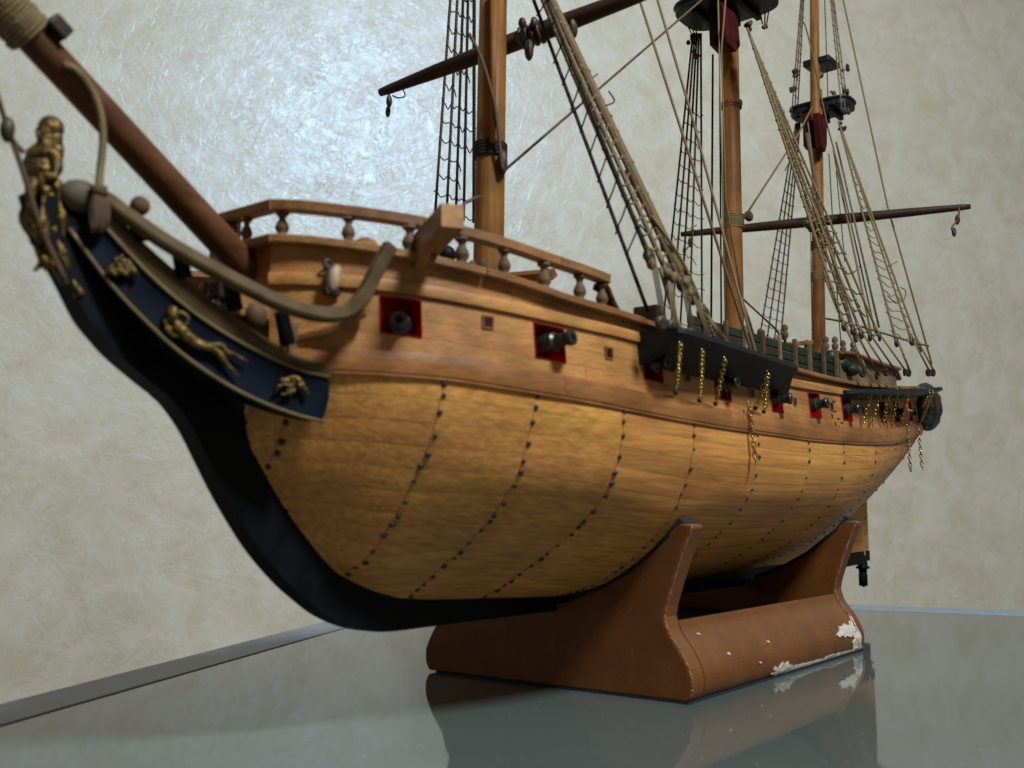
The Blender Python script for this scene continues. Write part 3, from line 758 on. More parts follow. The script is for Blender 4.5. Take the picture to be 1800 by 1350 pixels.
tb = mesh('trail_board', V, F, M['navy'], ship, True); tb.data.set_sharp_from_angle(angle=math.radians(40))
mesh('trail_board', [(v[0], -v[1], v[2]) for v in V], F, M['navy'], ship, True)
for P in (T_, Bt): B().tube([p+np.array([0, -.001, 0]) for p in P], .0016, 7).build('gilt_moulding', M['mould'], tb, True)
# shelves above and cheek below that carry the board
shp = [p+np.array([.001, .0045, .003]) for p in T_]
V = []; F = []
for i, p in enumerate(shp):
    u_ = i/len(shp); w_ = .006+.012*u_; d_ = .007+.009*math.sin(math.pi*min(1, u_*1.15+.08))
    V += [p+[0, -.0045, -.002], p+[.002, -.0065, d_*.45], p+[.003, -.003, d_+.001], p+[.003, w_, d_+.004], p+[0, w_, -.002]]
for i in range(len(shp)-1):
    for k in range(5): F.append((i*5+k, i*5+(k+1) % 5, (i+1)*5+(k+1) % 5, (i+1)*5+k))
F += [(0, 1, 2, 3, 4), tuple(len(shp)*5-5+k for k in range(5))]
mesh('head_shelf', V, F, M['olive'], ship); mesh('head_shelf', [(v[0], -v[1], v[2]) for v in V], F, M['olive'], ship)
chk = B()
V = []; F = []
for i in range(n_):
    a = Bt[i]; d_ = max(.0, -a[1]-.006); V += [a+[0, .001, 0], a+[0, .001, .004], a+[0, min(d_, .03), .008], a+[0, min(d_, .03), .003]]
for i in range(n_-1):
    for k in range(4): F.append((i*4+k, i*4+(k+1) % 4, (i+1)*4+(k+1) % 4, (i+1)*4+k))
F += [(0, 1, 2, 3), tuple(n_*4-4+k for k in range(4))]
mesh('cheek_knee', V, F, M['black'], ship)
# fill between board and hull at its after end
# head rail (upper, thick, curling up to the cathead)
hr = [(128, 348, -.012), (178, 348, -.020), (225, 380, -.030), (290, 425, -.043), (360, 465, -.056), (430, 503, -.070), (500, 536, -.086), (560, 552, -.100), (606, 549, -.108), (637, 522, -.114), (660, 478, -.119), (686, 432, -.124)]
P = smooth_path([at_y(*p) for p in hr], 5)
B().sweep(P, prof_rect(.0112, .0100, .0015), up=(0, -1, .25)).build('head_rail', M['olive'], ship)
B().sweep(mz(P), prof_rect(.0112, .0100, .0015), up=(0, 1, .25)).build('head_rail', M['olive'], ship)
# lower brace from the stem to the hull under the rail
hr2 = [(330, 545, -.040), (420, 600, -.055), (500, 598, -.075), (560, 590, -.088), (640, 560, -.100)]
kn = B(); kn.ball(at_y(142, 345, -.012), .0128, 14, 10, (1.25, .8, .95)); kn.build('rail_scroll', M['scroll'], ship, True)
for px, pt, pb_, y in ((240, 362, 425, -.030), (318, 430, 488, -.045), (408, 490, 545, -.058), (500, 548, 605, -.070)):
    a, b_ = at_y(px-6, pt, y), at_y(px+6, pb_, y+.004); tm = B(); tm.tube([a, b_], [.0058, .0066], 4); h = tm.build('head_timber', M['black'], ship)
    if px == 240: k2 = B(); k2.ball(at_y(246, 362, y-.001), .0075, 10, 7); k2.build('timber_knob', M['olive'], h, True)
# small fittings crowded in the beakhead
cv = B(); cv.box(at_y(430, 540, -.02), (.030, .03, .022)); cv.build('beak_grating', M['rail'], ship, bevel=.002)
cv = B(); cv.lathe([(.004, 0), (.009, .003), (.010, .014), (.006, .02)], 10, at_y(448, 560, -.035)-np.array([0, 0, .008])); cv.build('seat_of_ease', M['baluster'], ship, True)
cv = B(); cv.box(at_y(395, 512, -.015), (.022, .016, .016)); cv.build('gammoning_block', M['spar'], ship, bevel=.002)
cv = B(); cv.box(at_y(512, 615, -.050), (.012, .010, .045)); cv.build('head_timber', M['baluster'], ship, bevel=.001)
# under-rail support running back onto the hull (deep shade in the corner)
lr = smooth_path([at_y(525, 598, -.052), at_y(580, 580, -.080), at_y(640, 548, -.100)], 5)
B().sweep(lr, prof_rect(.008, .012, .002), up=(0, -1, .2)).build('false_rail', M['rail'], ship)

# relief ornaments on the trail board: gilt merman with two tails, and two leafy sprigs
def rel(px, py, off=.0030): return at_y(px, py, ytb(px)-off)
mm = B()
mm.ball(rel(302, 552, .004), .0058, 10, 8, (.9, .9, 1.1))
mm.tube(smooth_path([rel(303, 560), rel(318, 580), rel(335, 596), rel(352, 606), rel(372, 612)], 4), [.003]*2+list(np.linspace(.0052, .0036, 15)), 8)
mm.tube(smooth_path([rel(312, 574), rel(298, 578), rel(291, 568), rel(292, 560)], 4), .0021, 6)
mm.tube(smooth_path([rel(325, 570), rel(331, 562), rel(322, 552), rel(312, 550)], 4), .0021, 6)
mm.tube(smooth_path([rel(318, 590), rel(305, 590), rel(296, 582), rel(290, 575)], 4), .0018, 6)
mm.tube(smooth_path([rel(370, 611), rel(385, 620), rel(392, 632), rel(404, 645), rel(418, 662)], 4), list(np.linspace(.0040, .0008, 17)), 7)
mm.tube(smooth_path([rel(372, 610), rel(388, 608), rel(398, 618), rel(415, 624), rel(436, 636)], 4), list(np.linspace(.0036, .0006, 17)), 7)
mm.build('merman_relief', M['gilt'], tb, True)
def sprig(cx, cy, s, seed):
    random.seed(seed); m_ = B()
    for k in range(9):
        a = random.uniform(0, 2*math.pi); r0 = random.uniform(6, 24)*s
        p = [rel(cx+math.cos(a)*r0*.2, cy+math.sin(a)*r0*.2), rel(cx+math.cos(a+.3)*r0*.7, cy+math.sin(a+.3)*r0*.6, .0045), rel(cx+math.cos(a+.9)*r0, cy+math.sin(a+.9)*r0)]
        m_.tube(smooth_path(p, 4), list(np.linspace(.0024, .0010, 9)), 6)
    for k in range(9): m_.ball(rel(cx+random.uniform(-18, 18)*s, cy+random.uniform(-13, 13)*s, .004), .0024*random.uniform(.7, 1.3), 7, 5)
    m_.tube(smooth_path([rel(cx-26*s, cy+14*s), rel(cx-10*s, cy-6*s, .004), rel(cx+12*s, cy-10*s, .004), rel(cx+28*s, cy+16*s)], 4), list(np.linspace(.0015, .0026, 13)), 6)
    m_.build('leaf_relief', M['gilt'], tb, True)
sprig(212, 470, 1.0, 3); sprig(510, 676, 1.05, 8)

# figurehead: gilt half-figure running down into the stem
fig = D.meshes.new('figurehead'); bm = bmesh.new()
sk = [((80, 220), .0068), ((79, 236), .0078), ((80, 252), .0046), ((78, 266), .0105), ((76, 284), .0125), ((75, 303), .0105), ((78, 322), .0100), ((82, 348), .0120), ((82, 385), .0105), ((90, 425), .0090), ((104, 462), .0072), ((118, 495), .0055), ((134, 524), .0030)]
vs = []
lay = bm.verts.layers.skin.verify()
for (p, r) in sk:
    v = bm.verts.new(at_y(*p, 0)); v[lay].radius = (r, r); vs.append(v)
for a, b_ in zip(vs, vs[1:]): bm.edges.new((a, b_))
def limb(root, pts):
    prev = root
    for (px, py, y, r) in pts:
        v = bm.verts.new(at_y(px, py, y)); v[lay].radius = (r, r); bm.edges.new((prev, v)); prev = v
limb(vs[3], [(97, 272, -.011, .0052), (102, 296, -.014, .0042), (92, 312, -.016, .0036), (76, 306, -.016, .0030)])
limb(vs[3], [(58, 272, .011, .0052), (48, 292, .010, .0042), (54, 310, .004, .0036), (66, 300, -.006, .0030)])
vs[6][lay].use_root = True
bm.to_mesh(fig); bm.free()
fo = link('figurehead', fig, M['gilt'], ship); sm = fo.modifiers.new('skin', 'SKIN'); sm.use_smooth_shade = True
ss = fo.modifiers.new('sub', 'SUBSURF'); ss.levels = 2; ss.render_levels = 2
fh = B()
fh.ball(at_y(85, 226, 0)+np.array([.002, 0, .001]), .0092, 12, 9, (1, 1, 1.0)); fh.ball(at_y(96, 246, -.002), .0058, 9, 7, (1, 1, 1.9)); fh.ball(at_y(101, 268, -.003), .0048, 9, 7, (1, 1, 2.2))
fh.build('figurehead_hair', M['gilt'], fo, True)
fc = B(); f0 = at_y(73, 232, -.004)
fc.ball(at_y(69, 236, -.001), .0026, 8, 6, (1, .8, 1.3)); fc.ball(at_y(74, 230, -.0065), .0017, 6, 5); fc.ball(at_y(66, 230, .004), .0017, 6, 5); fc.ball(at_y(71, 243, -.003), .0020, 6, 5, (1, 1.6, .6)); fc.build('figurehead_face', M['gilt'], fo, True)
dr = B()                                         # folds of drapery and scrolls down the stem
for k, (a, b_, c, y) in enumerate([((60, 315), (50, 370), (72, 430), -.006), ((98, 318), (106, 370), (112, 420), -.010), ((80, 330), (74, 390), (96, 470), -.011), ((92, 400), (112, 455), (140, 520), -.009), ((50, 335), (46, 400), (88, 472), .004)]):
    dr.tube(smooth_path([at_y(*a, y), at_y(*b_, y), at_y(*c, y)], 6), [.003+.0018*math.sin(i*.9+k) for i in range(13)], 7)
dr.tube(smooth_path([at_y(92, 452, 0), at_y(76, 462, 0), at_y(66, 470, 0), at_y(60, 476, 0)], 4), list(np.linspace(.004, .0012, 13)), 6)
dr.ball(at_y(80, 458, 0), .0055, 8, 6); dr.build('drapery', M['gilt'], fo, True)
bk = B(); bk.slab([at_y(30, 345, .006), at_y(60, 330, .006), at_y(70, 440, .006), at_y(52, 430, .006)], (0, -.012, 0)); bk.build('figurehead_bracket', M['black'], ship, bevel=.001)

# ---- bowsprit
A = at_y(425, 462, 0); Z_ = at_y(72, 82, 0); d_ = (Z_-A)/np.linalg.norm(Z_-A)
bsB = B(); bsB.tube([A-d_*.05, A, Z_, Z_+d_*.25], [.0135, .0135, .0125, .0115], 24, True); bsp = bsB.build('bowsprit', M['bowsprit'], ship, True)
gm = B(); cG = Z_+d_*.012
for k in range(16):
    c = cG+d_*(.0030*k-.001); Rr = rotz_to(d_); gm.tube([c+Rr@np.array([(.0160+.0007*math.sin(k*2.1))*math.cos(a), (.0160+.0007*math.sin(k*2.1))*math.sin(a), .0005*math.sin(a*2+k)]) for a in np.linspace(0, 2*math.pi, 24, endpoint=False)], .0018, 6, closed=True)
gm.build('rope_gammoning', M['rope'], bsp, True)
bq = B(); bq.box(at_y(97, 52, -.010)+d_*.0, (.020, .012, .016), rotz_to(d_)); bq.build('bee_block', M['spar'], bsp, bevel=.0015)
bq = B(); bq.box(at_y(32, 35, .018), (.016, .02, .02), rotz_to(d_)); bq.build('bee_block', M['spar'], bsp, bevel=.0015)

# ---- ropes
def rope(pts, r=.0013, mat='rope', name='rope', parent=None, k=1, sag=0, n=6):
    P = [at_y(*p) if len(p) == 3 and not isinstance(p, np.ndarray) else np.array(p) for p in pts]
    if k > 1: P = smooth_path(P, k)
    elif len(P) == 2:
        m_ = 8; P = [P[0]+(P[1]-P[0])*i/m_-np.array([0, 0, sag*4*(i/m_)*(1-i/m_)]) for i in range(m_+1)]
    return B().tube(P, r*1.14, n).build(name, M[mat], parent or ship, True)
rope([(112, 112, -.012), (140, 128, -.0155), (165, 165, -.016), (178, 205, -.018), (181, 250, -.018), (176, 300, -.018), (173, 335, -.026)], .0025, 'rope', 'bowsprit_collar', k=5)
ts = B(); 
for k in range(11): ts.tube(smooth_path([at_y(173, 332, -.028), at_y(163+k*2.4, 365, -.027-.0012*(k % 3)), at_y(163+k*2.4, 405+random.uniform(-6, 6), -.027)], 3), [.0026, .0026, .0029, .0031, .0029, .0025, .0012], 6)
ts.tube([at_y(174, 328, -.027), at_y(174, 345, -.027)], [.0062, .0055], 9); ts.build('rope_tassel', M['rope2'], ship, True)
rope([(-20, 120, -.006), (12, 220, -.010), (40, 300, -.012), (70, 395, -.012), (118, 500, -.013)], .0018, 'rope2', 'bobstay', k=4)
rope([(-10, 150, -.012), (20, 240, -.012), (42, 268, -.012)], .0016, 'rope2', 'bobstay', k=4)
bl = B(); bl.ball(at_y(13, 228, -.012), .0072, 9, 7, (.7, .7, 1.3)); bl.build('rigging_block', M['block'], ship, True)

# ---- masts
def mast(p0, p1, r0, r1, name='mast', n=24, ext=0):
    d_ = p1-p0; return B().tube([p0-d_*.05, p0, p0+(p1-p0)*.5, p1+d_*ext], [r0, r0, (r0+r1)/2, r1], n).build(name, M['mast'], ship, True)
f0, f1 = at_y(859, 440, 0), at_y(867, 0, 0); f0[2] = f0[2]; 
fore = mast(f0+(f0-f1)*.35, f1, .0178, .0158, 'fore_mast', ext=.2)
m0, m1 = at_y(1291, 580, 0), at_y(1283, 60, 0); main = mast(m0+(m0-m1)*.2, m1, .0160, .0138, 'main_mast', ext=.1)
z0, z1 = at_y(1440, 640, 0), at_y(1436, 205, 0); miz = mast(z0+(z0-z1)*.1, z1, .0125, .0105, 'mizzen_mast', ext=.1)
mt = mast(at_y(1437, 205, 0)+[-.012, 0, 0], at_y(1433, -40, 0)+[-.006, 0, 0], .0095, .0085, 'mizzen_topmast')
# fish strip on the foremast and rope work
strp = B(); q0, q1 = at_y(866, 250, -.017), at_y(868, -20, -.016); strp.tube([q0, q1], [.0035, .0045], 6); strp.build('mast_fish', M['mast'], fore, True)
def band(px, py, mastdir, r, h, n, mat, parent, rr, name='woolding'):
    c0_ = at_y(px, py, 0); m_ = B(); d_ = mastdir/np.linalg.norm(mastdir); Rr = rotz_to(d_)
    for k in range(n):
        c = c0_+d_*((k-(n-1)/2)*h/max(1, n)); m_.tube([c+Rr@np.array([r*math.cos(a), r*math.sin(a), .0006*math.sin(a+k)]) for a in np.linspace(0, 2*math.pi, 20, endpoint=False)], rr, 6, closed=True)
    return m_.build(name, M[mat], parent, True)
band(862, 266, f1-f0, .0172, .017, 5, 'rope3', fore, .0026)
band(1289, 390, m1-m0, .0158, .024, 7, 'rope', main, .0021)
band(1286, 183, m1-m0, .0150, .006, 2, 'mast', main, .0030, 'mast_hoop'); band(1286, 190, m1-m0, .0150, .004, 1, 'rope2', main, .0022, 'mast_hoop')
band(1440, 487, z1-z0, .0130, .016, 4, 'rope', miz, .0034, 'mast_hoop'); band(1439, 432, z1-z0, .0126, .018, 3, 'block', miz, .0030, 'mast_hoop')
band(1436, 133, z1-z0, .0112, .004, 2, 'mast', mt, .0020, 'mast_hoop')
cl = B(); cl.ball(at_y(884, 285, -.022), .0068, 9, 7, (.8, .8, 2.2)); cl.build('cleat', M['block'], fore, True)
cl = B(); cl.ball(at_y(871, 205, -.020), .0045, 8, 6, (.8, .8, 2.0)); cl.build('cleat', M['block'], fore, True)
rope([(825, 60, .004), (845, 100, -.012), (865, 165, -.021), (872, 200, -.023), (880, 270, -.024), (884, 300, -.025)], .0020, 'rope2', 'halyard', k=4)

# tops
def top_platform(c, lx, ly, th, mat, name, rim=True):
    P = []
    for a in np.linspace(0, 2*math.pi, 36, endpoint=False):
        ca, sa = math.cos(a), math.sin(a); e = .55
        P.append((c[0]+lx*math.copysign(abs(ca)**e, ca), c[1]+ly*math.copysign(abs(sa)**e, sa), c[2]))
    b_ = B(); b_.slab(P, (0, 0, th)); o = b_.build(name, mat, ship, bevel=.0015)
    if rim:
        r_ = B(); r_.tube([(p[0], p[1], p[2]+th) for p in P], .0035, 6, closed=True); r_.build('top_rim', mat, o, True)
        for k in (-1, 0, 1): t_ = B(); t_.box((c[0], c[1]+k*ly*.45, c[2]-.006), (lx*1.7, .008, .010)); t_.build('trestle_tree', M['black'], o)
    return o
mc = at_y(1277, 22, 0); tm_ = top_platform(mc+[0, 0, .004], .054, .082, .013, M['chan'], 'main_top')
mg = at_y(1446, 200, 0); tz_ = top_platform(mg, .036, .060, .014, M['chan'], 'mizzen_top')
tc = B(); cc = at_y(1441, 122, 0); tc.slab([cc+[-.030, -.030, 0], cc+[.024, -.032, 0], cc+[.028, .020, 0], cc+[-.030, .024, 0]], (0, 0, .014)); tc.build('mast_cap', M['chan'], ship, bevel=.003)
def cheek(pt, pb_, y, wt, wb, mat, parent, th=.010):
    a, b_ = at_y(*pt, y), at_y(*pb_, y); s = B()
    s.slab([a+[-wt, 0, 0], a+[wt, 0, 0], b_+[wb, 0, (a[2]-b_[2])*.25], b_+[wb*.3, 0, 0], b_+[-wb, 0, .004]], (0, th, 0)); return s.build('mast_cheek', mat, parent, bevel=.0015)
cheek((1283, 15), (1291, 88), -.028, .030, .024, M['dkred'], main); cheek((1268, 15), (1268, 90), .016, .030, .024, M['dkred'], main)
cheek((1447, 203), (1450, 266), -.024, .022, .014, M['dkred'], miz, .013); cheek((1428, 203), (1428, 262), .012, .022, .014, M['dkred'], miz, .013)
hb = B(); hb.box(at_y(1278, 35, 0)+[-.018, 0, 0], (.010, .034, .07)); hb.build('mast_front_fish', M['black'], main, bevel=.001)
hb = B(); hb.box(at_y(1430, 240, 0)+[-.013, 0, 0], (.006, .018, .055)); hb.build('mast_front_fish', M['black'], miz, bevel=.001)

# yards
def yard(a, b_, r0, r1, name, mat='spar'):
    L = b_-a; P = [a+L*t_ for t_ in (0, .03, .2, .42, .5, .58, .8, .97, 1)]; R_ = [r0*.8, r0, r0+(r1-r0)*.55, r1, r1, r1, r0+(r1-r0)*.55, r0, r0*.8]
    return B().tube(P, R_, 16).build(name, M[mat], ship, True)
yc = at_y(935, 62, .0); ya = at_y(668, 163, .215); fy = yard(ya, ya+(yc-ya)*2, .0062, .0115, 'fore_yard')
xc = at_y(1437, 388, -.014); xa = at_y(1197, 412, .235); xb_ = at_y(1706, 363, -.262); xy = yard(xa, xb_, .0058, .0098, 'crossjack_yard')
tr = B()
for k in range(4):
    c = yc+(yc-ya)/np.linalg.norm(yc-ya)*(-.012+.008*k); Rr = rotz_to(yc-ya); tr.tube([c+Rr@np.array([0.0125*math.cos(a), 0.0125*math.sin(a), 0]) for a in np.linspace(0, 2*math.pi, 16, endpoint=False)], .0024, 6, closed=True)
tr.build('parrel', M['block'], fy, True)
for dx, dz in ((-24, -28), (6, -30), (-30, 6)):
    q = B(); q.ball(at_y(935+dx*.7, 62+dz*.75, -.012), .0058, 9, 7, (1, .8, 1.2)); q.build('rigging_block', M['block'], fy, True)
def block(px, py, y, s=1.0, parent=None, mat='block', tilt=0):
    q = B(); q.ball((0, 0, 0), .0062*s, 10, 8, (.75, .55, 1.25)); q.tube([(.0045*s*math.cos(a), 0, .0062*s*1.15*math.sin(a)) for a in np.linspace(0, 2*math.pi, 14, endpoint=False)], .0009*s, 5, closed=True)
    o = q.build('rigging_block', M[mat], parent or ship, True); o.location = at_y(px, py, y); o.rotation_euler = (0, tilt, random.uniform(0, 1)); return o
for (px, py, y, s) in ((684, 178, .215, 1.15), (682, 196, .215, 1.0), (930, 88, -.01, 1.7), (1008, 50, -.07, 1.4), (1213, 426, .22, 1.3), (1203, 441, .22, 1.0), (1683, 386, -.25, 1.2), (1677, 408, -.25, 1.2)): block(px, py, y, s, tilt=random.uniform(-.5, .5))
rope([(684, 160, .215), (684, 176, .215), (682, 196, .215)], .0013, 'rope3', 'block_strop')
rope([(705, 150, .20), (712, 168, .20), (700, 172, .20), (690, 168, .20)], .0009, 'rope3', 'rope_end', k=4)
rope([(1686, 366, -.25), (1684, 385, -.25), (1673, 400, -.25), (1677, 410, -.25)], .0014, 'rope2', 'block_strop', k=3)
rope([(1213, 410, .22), (1213, 430, .22), (1204, 441, .22)], .0012, 'rope3', 'block_strop')
pr = B()
for k in range(3): pr.ball(at_y(1418+4*k, 392+5*k, -.02), .007, 8, 6)
pr.build('parrel', M['block'], xy, True)
blm = B(); blm.ball(at_y(1316, 380, -.004), .009, 9, 7, (1.2, .8, 1)); blm.build('rigging_block', M['rope2'], main, True)

# ---- channels
def channel(X, yo, zf, drop, name='channel'):
    V = []; F = []
    for x, yy in zip(X, yo):
        z = zf(x); b_ = bt(x, z)-.002; b2 = bt(x, z-drop)-.002
        V += [(x, -yy, z+.0025), (x, -yy-.0015, z-.003), (x, -yy+.004, z-.0060), (x, -b2, z-drop), (x, -b_, z+.0025)]
    for i in range(len(X)-1):
        for k in range(5): F.append((i*5+k, i*5+(k+1) % 5, (i+1)*5+(k+1) % 5, (i+1)*5+k))
    F += [(0, 1, 2, 3, 4), tuple(len(X)*5-5+k for k in range(5))]
    o = mesh(name, V, F, M['chan'], ship); mesh(name, [(v[0], -v[1], v[2]) for v in V], F, M['chan'], ship)
    return o
X = [-.108, -.100, 0, .10, .19, .235]
ch1 = channel(X, [.232, .236, .236, .235, .232, .206], lambda x: .3765+(x+.1)*-.012, .032)
X = [.43, .46, .52, .62, .72, .80, .815]
ch2 = channel(X, [.206, .222, .224, .222, .220, .216, .206], lambda x: .3675+(x-.43)*.095, .012)
X = [.835, .845, .90, .955, .965]
ch3 = channel(X, [.190, .208, .205, .196, .182], lambda x: .409+(x-.835)*.12, .010)
bo = B(); bo.ball(tp(-.075, .352, .006), .0045, 8, 6); bo.build('ring_bolt', M['bronze'], ship, True)

# ---- shrouds, deadeyes, ratlines
de = B(); de.lathe([(.0035, -.0030), (.0075, -.0026), (.0085, 0), (.0075, .0026), (.0035, .0030)], 14); dead0 = de.build('deadeye', M['block'], ship, True); dead0.location = (0, 0, -50)
deads = []
def deadeye(p, parent, s=1.0):
    o = dead0.copy() ; COL.objects.link(o); o.parent = parent; o.location = p; o.rotation_euler = (math.pi/2, random.uniform(-.2, .2), random.uniform(-.35, .35)); o.scale = (s,)*3; deads.append(o)
def shroud(top, lo_up, lo_dn, r, mat, s=1.0):
    sh = rope([top, lo_up], r, mat, 'shroud', sag=random.uniform(0, .0015))
    deadeye(lo_up, sh, s); deadeye(lo_dn, sh, s*.95)
    m_ = B()
    for k in (-1, 0, 1): m_.tube([lo_up+np.array([.0045*k*s, -.003, 0]), lo_dn+np.array([.0045*k*s, -.003, 0])], .0009*s, 5)
    m_.tube([lo_up+np.array([.0062*s*math.cos(a), 0, .0090*s*math.sin(a)+.001]) for a in np.linspace(0, 2*math.pi, 12, endpoint=False)], .0017*s, 5, closed=True)
    m_.tube([lo_up+(top-lo_up)/np.linalg.norm(top-lo_up)*.008*s, lo_up+(top-lo_up)/np.linalg.norm(top-lo_up)*.024*s], .0030*s, 6)
    m_.build('lanyard', M[mat], sh, True)
    return sh
def ratlines(tops, bots, zs, r, mat, parent, wild=.002, skip=0.1):
    for z in zs:
        P = []
        for a, b_ in zip(tops, bots):
            t_ = (z-b_[2])/(a[2]-b_[2])
            if not 0 <= t_ <= .97: break
            P.append(b_+(a-b_)*t_)
        if len(P) < 2: continue
        Q = [P[0]+(P[0]-P[1])*random.uniform(.05, .25)+np.array([0, 0, random.uniform(-.002, .003)])]
        brk_ = 0
        for i in range(len(P)-1):
            if random.random() < skip and i:
                brk_ = i
                Q.append(P[i]); Q.append(P[i]+(P[i+1]-P[i])*.45-np.array([0, 0, wild*3.0]))
                break
            Q += [P[i]]+[P[i]+(P[i+1]-P[i])*f_-np.array([0, 0, wild*random.uniform(.3, 1.6)*(1-abs(2*f_-1))*1.5]) for f_ in (.3, .55, .8)]
        else: Q += [P[-1], P[-1]+(P[-1]-P[-2])*random.uniform(.05, .22)+np.array([0, random.uniform(-.003, .003), random.uniform(-.003, .003)])]
        b_ = B(); b_.tube(smooth_path(Q, 2), r, 5)
        for p in (P if not brk_ else P[:brk_+1]): b_.ball(p, r*random.uniform(1.9, 2.9), 6, 4)
        b_.build('ratline', M[mat], parent, True)
def P3(*a): return np.array(a, float)
random.seed(21)
# foremast, port
ft_ = at_y(872, -150, 0)
fchz = lambda x: .3765+(x+.1)*-.012+.0028
tops = []; bots = []
first_sh = None
for k, x in enumerate((-.070, -.030, .012, .060, .115)):
    tp_ = ft_+P3(.002*k, -.014-.002*k, -.002*k); up = at_y(*((1143, 454), (1172, 479), (1197, 498), (1217, 522), (1236, 551))[k], -.198-.004*k); dn = at_y(*((1163, 568), (1182, 574), (1214, 588), (1246, 601), (1284, 617))[k], -.222)
    sh = shroud(tp_, up, dn, .0023, 'rope2' if k in (0, 2) else 'rope', 1.0); tops.append(tp_); bots.append(up); first_sh = first_sh or sh
ratlines(tops, bots, np.arange(.452, .86, .0185), .0013, 'rope', first_sh, .005, .15)
# the slack dark pair of lines ahead of them
la = at_y(941, 8, -.055); lb_ = at_y(1139, 548, -.180); l2a = at_y(961, 0, -.085); l2b = at_y(1132, 430, -.225)
s1 = rope([la+(la-lb_)*.4, lb_], .0018, 'rope3', 'shroud'); 
ratlines([la+(la-lb_)*.4, l2a+(l2a-l2b)*.4], [lb_, l2b], np.arange(.47, .85, .029), .0009, 'rope3', s1, .0006, 0)
rope([l2a+(l2a-l2b)*.4, l2b], .0019, 'rope3', 'shroud')
# foremast, starboard
tops = [at_y(826+2*k, -480, .05) for k in range(5)]; bots = [at_y(765+px, 372+py, .205-.002*px/10) for px, py in ((0, 0), (20, 4), (36, 12), (50, 16), (68, 20))]
for k, (a, b_) in enumerate(zip(tops, bots)):
    s = rope([a, b_], .0017 if k < 4 else .0021, 'rope2' if k < 2 else 'rope3', 'shroud')
    if k == 0: fs = s
ratlines(tops, bots, np.arange(.52, .98, .0225), .0009, 'rope3', fs, .005, .2)
# mainmast, port (to the after channel) and starboard
mt0 = at_y(1312, 44, -.05); tops = []; bots = []; ps = None
c2z = lambda x: .3675+(x-.43)*.095+.0028
for k, x in enumerate((.50, .545, .59, .635, .685)):
    a = mt0+P3(.003*k, 0, -.003*k); up = at_y(*((1484, 574), (1500, 582), (1514, 588), (1529, 592), (1546, 592))[k], -.205); dn = at_y(*((1516, 656), (1541, 660), (1557, 654), (1573, 655), (1590, 654))[k], -.213)
    s = shroud(a, up, dn, .0018, 'rope2' if k % 2 else 'rope', .82); tops.append(a); bots.append(up); ps = ps or s
ratlines(tops, bots, np.arange(.47, .94, .0165), .0012, 'rope', ps, .003, .1)
tops = [at_y(1218+3.5*k, 58, .07) for k in range(5)]; bots = [at_y(*p, .205) for p in ((1166, 560), (1180, 575), (1195, 585), (1211, 590), (1234, 595))]
for k, (a, b_) in enumerate(zip(tops, bots)):
    s = rope([a, b_], .0017, 'rope2' if k % 2 else 'rope3', 'shroud', sag=.001)
    if k == 0: ms = s
ratlines(tops, bots, np.arange(.46, .93, .0235), .0008, 'rope3', ms, .004, .12)
# mizzen, port and starboard
zt0 = at_y(1474, 214, -.045); tops = []; bots = []; zs_ = None
for k, (px, py) in enumerate(((1576, 602), (1603, 600), (1617, 612))):
    a = zt0+P3(.002*k, 0, -.002*k); dn = at_y((1597, 1632, 1640)[k], 655, -.205); up = at_y(px, py, -.200)
    s = shroud(a, up, dn, .0016, 'rope', .9); tops.append(a); bots.append(up); zs_ = zs_ or s
ratlines(tops, bots, np.arange(.49, .86, .0165), .0008, 'rope', zs_, .004, .15)
tops = [at_y(1399+2.5*k, 216, .05) for k in range(4)]; bots = [at_y(*p, .185) for p in ((1334, 600), (1347, 606), (1360, 610), (1371, 612))]
for k, (a, b_) in enumerate(zip(tops, bots)):
    s = rope([a, b_], .0015, 'rope3' if k % 2 else 'rope2', 'shroud')
    if k == 0: zs2 = s
ratlines(tops, bots, np.arange(.50, .88, .0185), .0008, 'rope3', zs2, .002, .08)
# mizzen topmast shrouds
for sy, pts in ((.05, ((1392, 196), (1397, 194), (1402, 192))), (-.055, ((1492, 200), (1486, 198), (1480, 196)))):
    tops = [at_y(1411+2*k if sy > 0 else 1460-2*k, -40, sy*.4) for k in range(3)]; bots = [at_y(*p, sy) for p in pts]
    for k, (a, b_) in enumerate(zip(tops, bots)):
        s = rope([a, b_], .0012, 'rope2' if sy > 0 else 'rope', 'topmast_shroud')
        if k == 0: t0_ = s
        deadeye(b_+P3(0, 0, .004), s, .75); 
        if k < 2: deadeye(b_+P3(0, 0, .045), s, .75)
    ratlines(tops, bots, np.arange(1.03, 1.24, .018), .0007, 'rope2', t0_, .001, .05)
